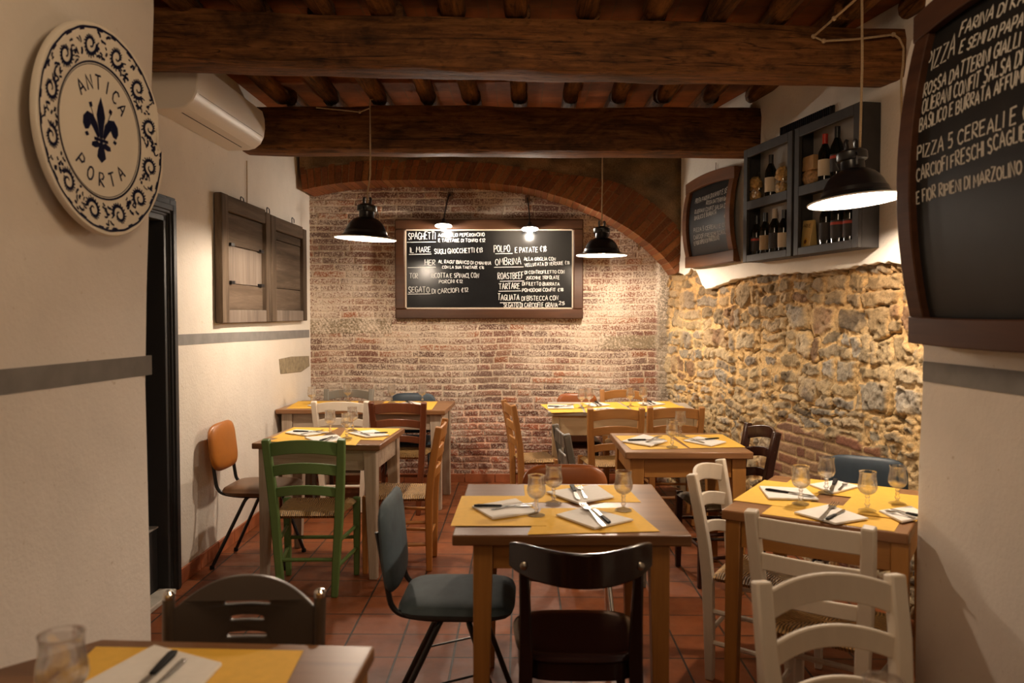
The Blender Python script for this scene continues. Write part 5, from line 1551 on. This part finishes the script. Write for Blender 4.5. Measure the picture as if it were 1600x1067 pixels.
mb = MB(); mb.hexa([(.08, -.128, .0035), (Lc - .1, -.128, .0035), (Lc - .1, -.115, .002), (.08, -.115, .002), (.08, -.128, .008), (Lc - .1, -.128, .008), (Lc - .1, -.115, .008), (.08, -.115, .008)])
mb.build('air_vent', M['dark'], acw)
mb = MB(); mb.hexa([(.05, -.170, .0125), (Lc - .06, -.170, .0125), (Lc - .06, -.132, .0035), (.05, -.132, .0035), (.05, -.17, .024), (Lc - .06, -.17, .024), (Lc - .06, -.135, .010), (.05, -.135, .010)])
mb.build('flap', M['ac'], acw, bevel=.0015)
mb = MB(); mb.tube([(.03, -.2305, .085), (Lc - .03, -.2305, .085)], .0012, 6); mb.build('panel_seam', M['wire'], acw)

# ================================================================== old shutters on the white wall
su0, _ = W_LEFT.uz(333, 400); su1, _ = W_LEFT.uz(470, 400)
szb, szt = 1.44, 2.245
sh = thing('wooden_shutters', 'pair of weathered wooden shutters hung on the white wall', 'shutters', W_LEFT.P(su0, szb, .003), W_LEFT.rot)
SW = su1 - su0; SH = szt - szb; pw = SW / 2
for s in range(2):
    x0 = s * pw + .004; x1 = (s + 1) * pw - .004
    hd = .0 if s == 0 else -.02
    parts_ = [('stile', x0, x0 + .115, 0, SH + hd, .052, 'shutterwood'), ('stile', x1 - .10, x1, 0, SH + hd - .015, .05, 'shutterwood'),
              ('rail', x0 + .115, x1 - .10, 0, .085, .046, 'shutterlight'), ('rail', x0 + .115, x1 - .10, SH + hd - .10, SH + hd, .046, 'shutterwood_x')]
    for nm, a, b, c, d, th, m in parts_:
        mb = MB(); mb.box(a, -th, c, b, -.004, d); mb.build(nm, M[m], sh, bevel=.006)
    zs = [(.085, .255, 'shutterwood_x', .018), (.255, .50 if s == 0 else .62, 'shutterlight' if s == 0 else 'shutterwood_x', .012 if s == 0 else .020), (.50 if s == 0 else .62, SH + hd - .10, 'shutterwood_x', .024)]
    for c, d, m, dep in zs:
        mb = MB(); mb.box(x0 + .112, -dep, c, x1 - .098, -.003, d - .004); mb.build('board', M[m], sh, bevel=.003)
for x in (.42, pw, pw + .62):
    mb = MB(); mb.tube(bendpath([(x - .025, -.03, SH - .02), (x - .03, -.03, SH + .03), (x + .03, -.03, SH + .022), (x + .03, -.03, SH - .01)], .02), .004, 6); mb.build('iron_hook', M['ironblack'], sh)
for x, z in ((.22, .50), (pw - .16, .50), (.22, .258), (pw - .16, .258)):
    mb = MB(); mb.box(x - .03, -.04, z - .008, x + .03, -.012, z + .012); mb.build('iron_bracket', M['ironblack'], sh)
cx_, cz_ = W_LEFT.uz(383, 236); 
mb = MB(); mb.tube([(cx_ - su0, -.006, SH - .02), (cx_ - su0 + .005, -.006, 2.545 - szb)], .004, 6); mb.build('hanging_cord', M['rope'], sh)

# ================================================================== wine cabinets
DEP = .118
def cabinet(label, px0, px1, bottoms):
    out = DEP + .004
    u0, _ = W_RIGHT.uz(px0, 300, out); u1, _ = W_RIGHT.uz(px1, 300, out)
    z0, z1 = 1.838, 2.575; w = u1 - u0; h = z1 - z0
    t = thing('wall_cabinet', label, 'cabinet', W_RIGHT.P(u0, z0, .004), W_RIGHT.rot, 'slate grey wine cabinets')
    m = M['cab']; a = .016
    for nm, b in (('side_panel', (0, -DEP + .02, 0, a, 0, h)), ('side_panel', (w - a, -DEP + .02, 0, w, 0, h)), ('bottom_panel', (a, -DEP + .02, 0, w - a, 0, a)), ('top_panel', (a, -DEP + .02, h - a, w - a, 0, h)), ('shelf', (a, -DEP + .022, h / 2 - .012, w - a, -.006, h / 2 + .008))):
        mb = MB(); mb.box(*b); mb.build(nm, m, t, bevel=.002)
    mb = MB(); mb.box(a, -.006, a, w - a, -.0005, h - a); mb.build('back_panel', M['cabback'], t)
    for x0, x1, c, d in ((0, .05, 0, h), (w - .055, w, 0, h), (.05, w - .055, 0, .045), (.05, w - .055, h - .055, h), (.05, w - .055, h / 2 - .028, h / 2 + .028)):
        mb = MB(); mb.box(x0, -DEP, c, x1, -DEP + .02, d); mb.build('face_frame', m, t, bevel=.003)
    return t, u0, w, z0, h
cabL = cabinet('slate grey wine cabinet nearer the small chalkboard', 1161.5, 1237, 0)
cabR = cabinet('slate grey wine cabinet behind the near pendant lamp', 1240.5, 1342, 0)
gu0, gz0 = W_RIGHT.uz(1224, 217); gu1, _ = W_RIGHT.uz(1305, 190)
gr = thing('vent_grille', 'black ribbed vent grille over the wine cabinets', 'vent', W_RIGHT.P(gu0, 2.58, .002), W_RIGHT.rot)
mb = MB(); mb.box(0, -.012, 0, gu1 - gu0, 0, .085); mb.build('grille_frame', M['cab'], gr)
nr = 26
for k in range(nr):
    x = (k + .5) * (gu1 - gu0) / nr; mb = MB(); mb.box(x - .005, -.026, .004, x + .005, -.0125, .082); mb.build('slat', M['ironblack'], gr)

def fx_of(cab, px, out=.06):
    return (W_RIGHT.uz(px, 300, out)[0] - cab[1]) / cab[2]
def bottle(cab, px, level, label, cap, lab, h=.30, r=.037, dy=-.055, lab2=None):
    t0, u0, w, z0, H = cab; fx = fx_of(cab, px)
    z = z0 + (.017 if level == 0 else H / 2 + .009)
    p = W_RIGHT.P(u0 + fx * w, z, .004 - dy)
    t = thing('wine_bottle', label, 'bottle', p, W_RIGHT.rot, 'bottles in the wine cabinets')
    b = h * .60
    mb = MB(); mb.lathe([(.001, .004), (r * .8, .001), (r, .006), (r, b), (r * .93, b + .018), (r * .62, b + .042), (r * .42, b + .06), (r * .38, h - .02), (r * .40, h - .018), (r * .40, h)], 20); mb.build('glass_body', M['bottle'], t, angle=50)
    mb = MB(); mb.lathe([(r * .425, h * .80), (r * .425, h + .0012), (.001, h + .0014)], 16, cap0=False); mb.build('capsule', cap, t)
    mb = MB(); mb.lathe([(r + .0006, h * .18), (r + .0006, h * .50)], 20, cap0=False, cap1=False); lb = mb.build('label', lab, t)
    if lab2:
        mb = MB(); mb.lathe([(r + .0012, h * .42), (r + .0012, h * .47)], 20, cap0=False, cap1=False); mb.build('label_band', lab2, lb)
CAPS = {k: simple('capsule_' + k, c, .3) for k, c in dict(black=(.012, .012, .014), red=(.42, .03, .015), tan=(.45, .36, .27), wine=(.12, .012, .02)).items()}
LABS = {k: simple('label_' + k, c, .7) for k, c in dict(cream=(.62, .52, .38), kraft=(.42, .30, .17), black=(.03, .025, .025), red=(.42, .06, .04), white=(.6, .55, .5)).items()}
bottle(cabL, 1204, 1, 'dark bottle with a cream label between the pasta bags in the upper shelf', CAPS['black'], LABS['cream'], .285)
bottle(cabL, 1183, 0, 'dark bottle with a red-topped black label, lowest shelf beside the small chalkboard', CAPS['black'], LABS['black'], .285, lab2=LABS['red'])
bottle(cabL, 1196.5, 0, 'dark bottle with a kraft paper label on the lower shelf', CAPS['black'], LABS['kraft'], .29)
bottle(cabL, 1211, 0, 'dark bottle with a tan capsule on the lower shelf', CAPS['tan'], LABS['black'], .30)
bottle(cabL, 1225.5, 0, 'bottle with a cream label tucked behind the cabinet stile', CAPS['black'], LABS['cream'], .28)
bottle(cabR, 1288, 1, 'bottle with a red capsule and cream label on the upper shelf', CAPS['red'], LABS['cream'], .285, .036)
bottle(cabR, 1307, 1, 'bottle with a black capsule and red-black label on the upper shelf', CAPS['black'], LABS['black'], .30, .036, lab2=LABS['red'])
bottle(cabR, 1248, 1, 'dark bottle at the shaded end of the upper shelf beside the straw pack', CAPS['black'], LABS['black'], .17, .033)
bottle(cabR, 1292, 0, 'bottle with a wine-red capsule next to the yellow flour bag', CAPS['wine'], LABS['black'], .30, .038)
bottle(cabR, 1311, 0, 'wide dark bottle with a red-black label under the near lamp', CAPS['black'], LABS['black'], .30, .042, lab2=LABS['red'])
bottle(cabR, 1329, 0, 'last bottle on the lower shelf, red-black label, by the cabinet edge', CAPS['black'], LABS['black'], .29, .036, lab2=LABS['red'])
def lump(mb, c, rx, ry, rz, seed, amp=.12, freq=9):
    from mathutils import noise as MN
    b = len(mb.v); mb.sphere((0, 0, 0), 1, 22, 14)
    for i in range(b, len(mb.v)):
        v = Vector(mb.v[i]); k = 1 + amp * MN.noise(v * freq * .25 + Vector((seed, 0, 0))) + amp * .5 * MN.noise(v * freq + Vector((0, seed, 0)))
        mb.v[i] = (c[0] + v.x * k * rx, c[1] + v.y * k * ry, c[2] + v.z * k * rz)
def pasta_bag(cab, px, level, label, hs, wd=.058, zoff=0):
    t0, u0, w, z0, H = cab; fx = fx_of(cab, px); z = z0 + (.017 if level == 0 else H / 2 + .009) + zoff
    t = thing('pasta_bag', label, 'pasta', W_RIGHT.P(u0 + fx * w, z + .002, .06), W_RIGHT.rot, 'clear bags of pasta nests')
    zz = 0
    for i, r in enumerate(hs):
        mb = MB(); lump(mb, (0, 0, zz + r), wd * .9, .036, r * .95, i * 7 + fx * 50, .3, 11); mb.build('pasta_nest', M['pasta'], t, angle=80); zz += r * 1.85
    mb = MB(); lump(mb, (0, 0, zz * .52), wd * 1.12, .044, zz * .5, fx * 31, .12, 6); mb.build('clear_wrapper', M['cello'], t, angle=80)
    mb = MB(); mb.prism([(-wd * .8, -.004), (wd * .8, -.004), (wd * .8, .004), (-wd * .8, .004)], zz * 1.0, zz + .03); mb.build('bag_top', M['cello'], t)
pasta_bag(cabL, 1179, 1, 'clear bag of pasta nests at the shelf end beside the small chalkboard', (.045, .05), .078)
pasta_bag(cabL, 1221.5, 1, 'clear bag of stacked pasta nests beside the cream-labelled bottle', (.048, .05), .048)
t0, u0, w, z0, H = cabR
t = thing('straw_pack', 'straw-wrapped kraft pack on the upper shelf beside the red-capped bottle', 'pack', W_RIGHT.P(u0 + fx_of(cabR, 1267) * w, z0 + H / 2 + .010, .058), W_RIGHT.rot)
mb = MB(); lump(mb, (0, 0, .062), .066, .040, .058, 3, .25, 10); mb.build('straw_filling', M['straw'], t, angle=80)
mb = MB(); mb.hexa([(-.06, -.03, .105), (.06, -.03, .105), (.06, .03, .105), (-.06, .03, .105), (-.055, -.025, .19), (.055, -.025, .19), (.055, .025, .19), (-.055, .025, .19)]); mb.build('kraft_box', M['kraft'], t, bevel=.006)
t = thing('flour_bag', 'yellow flour bag with a printed front on the lower shelf', 'bag', W_RIGHT.P(u0 + fx_of(cabR, 1265) * w, z0 + .018, .058), W_RIGHT.rot)
t.scale = (.80, .9, .80)
mb = MB(); mb.hexa([(-.07, -.034, 0), (.05, -.034, 0), (.05, .034, 0), (-.07, .034, 0), (-.088, -.012, .235), (.072, -.012, .225), (.072, .006, .225), (-.088, .006, .235)]); mb.build('paper_bag', M['yellowbag'], t, bevel=.004)
bagpos = lambda u, v: (u, -.0352 + v * .094, v)
mb = MB(); write(mb, 'FARINE', (-.07, .185), (.045, .172), .026, .004, bagpos); mb.build('printed_word', simple('brown_print', (.12, .04, .02), .7), t, smooth=False)
mb = MB()
for r_, m_ in ((.034, 0),):
    mb.add([bagpos(.0, .075)] + [bagpos((r_ if k % 2 else r_ * .7) * math.cos(2 * PI * k / 28), .075 + (r_ if k % 2 else r_ * .7) * math.sin(2 * PI * k / 28)) for k in range(28)], [(0, i + 1, (i + 1) % 28 + 1) for i in range(28)])
fl = mb.build('printed_flower', simple('yellow_print', (.6, .36, .05), .7), t, smooth=False)
mb = MB(); bp2 = lambda u, v: (u, -.0358 + v * .094, v)
mb.add([bp2(.0, .075)] + [bp2(.016 * math.cos(2 * PI * k / 18), .075 + .016 * math.sin(2 * PI * k / 18)) for k in range(18)], [(0, i + 1, (i + 1) % 18 + 1) for i in range(18)])
mb.build('flower_centre', bpy.data.materials['brown_print'], fl, smooth=False)
t0, u0, w, z0, H = cabL
mb = MB(); mb.box(-.035, -.004, 0, .035, .004, .15)
o = mb.build('card_box', LABS['white'], None, bevel=.003, loc=W_RIGHT.P(u0 + .85 * w, z0 + .165, .0)); bpy.data.objects.remove(o)

# ================================================================== light, world, camera
def roomlight(name, loc, power, col, r):
    l = bpy.data.lights.new(name, 'POINT'); l.energy = power; l.color = col; l.shadow_soft_size = r
    o = bpy.data.objects.new(name, l); COL.objects.link(o); o.location = loc
WARM = (1.0, .74, .48)
roomlight('front_room_lamp', (.05, 1.65, 2.72), 40, WARM, .3)
roomlight('front_room_lamp', (.7, -.9, 2.4), 24, WARM, .6)
wd = bpy.data.worlds.new('dim_interior'); sc.world = wd; wd.use_nodes = True
wd.node_tree.nodes['Background'].inputs[0].default_value = (.04, .028, .018, 1)
wd.node_tree.nodes['Background'].inputs[1].default_value = 1.0

cam = bpy.data.cameras.new('camera'); cam.sensor_width = 36; cam.lens = FPX * 36 / 1600
cam.dof.use_dof = True; cam.dof.focus_distance = 5.2; cam.dof.aperture_fstop = 3.2
cam.clip_start = .05
co = bpy.data.objects.new('camera', cam); COL.objects.link(co)
co.location = CAM; co.rotation_euler = (PI / 2 - PITCH, 0, YAW)
sc.camera = co
sc.view_settings.view_transform = 'Standard'; sc.view_settings.look = 'None'
sc.view_settings.exposure = 0; sc.view_settings.gamma = 1; sc.view_settings.use_curve_mapping = False
cy = sc.cycles
cy.max_bounces = 24; cy.diffuse_bounces = 5; cy.glossy_bounces = 4; cy.transparent_max_bounces = 32; cy.transmission_bounces = 20
cy.caustics_reflective = False; cy.caustics_refractive = False
cy.sample_clamp_indirect = 6
cy.use_denoising = True
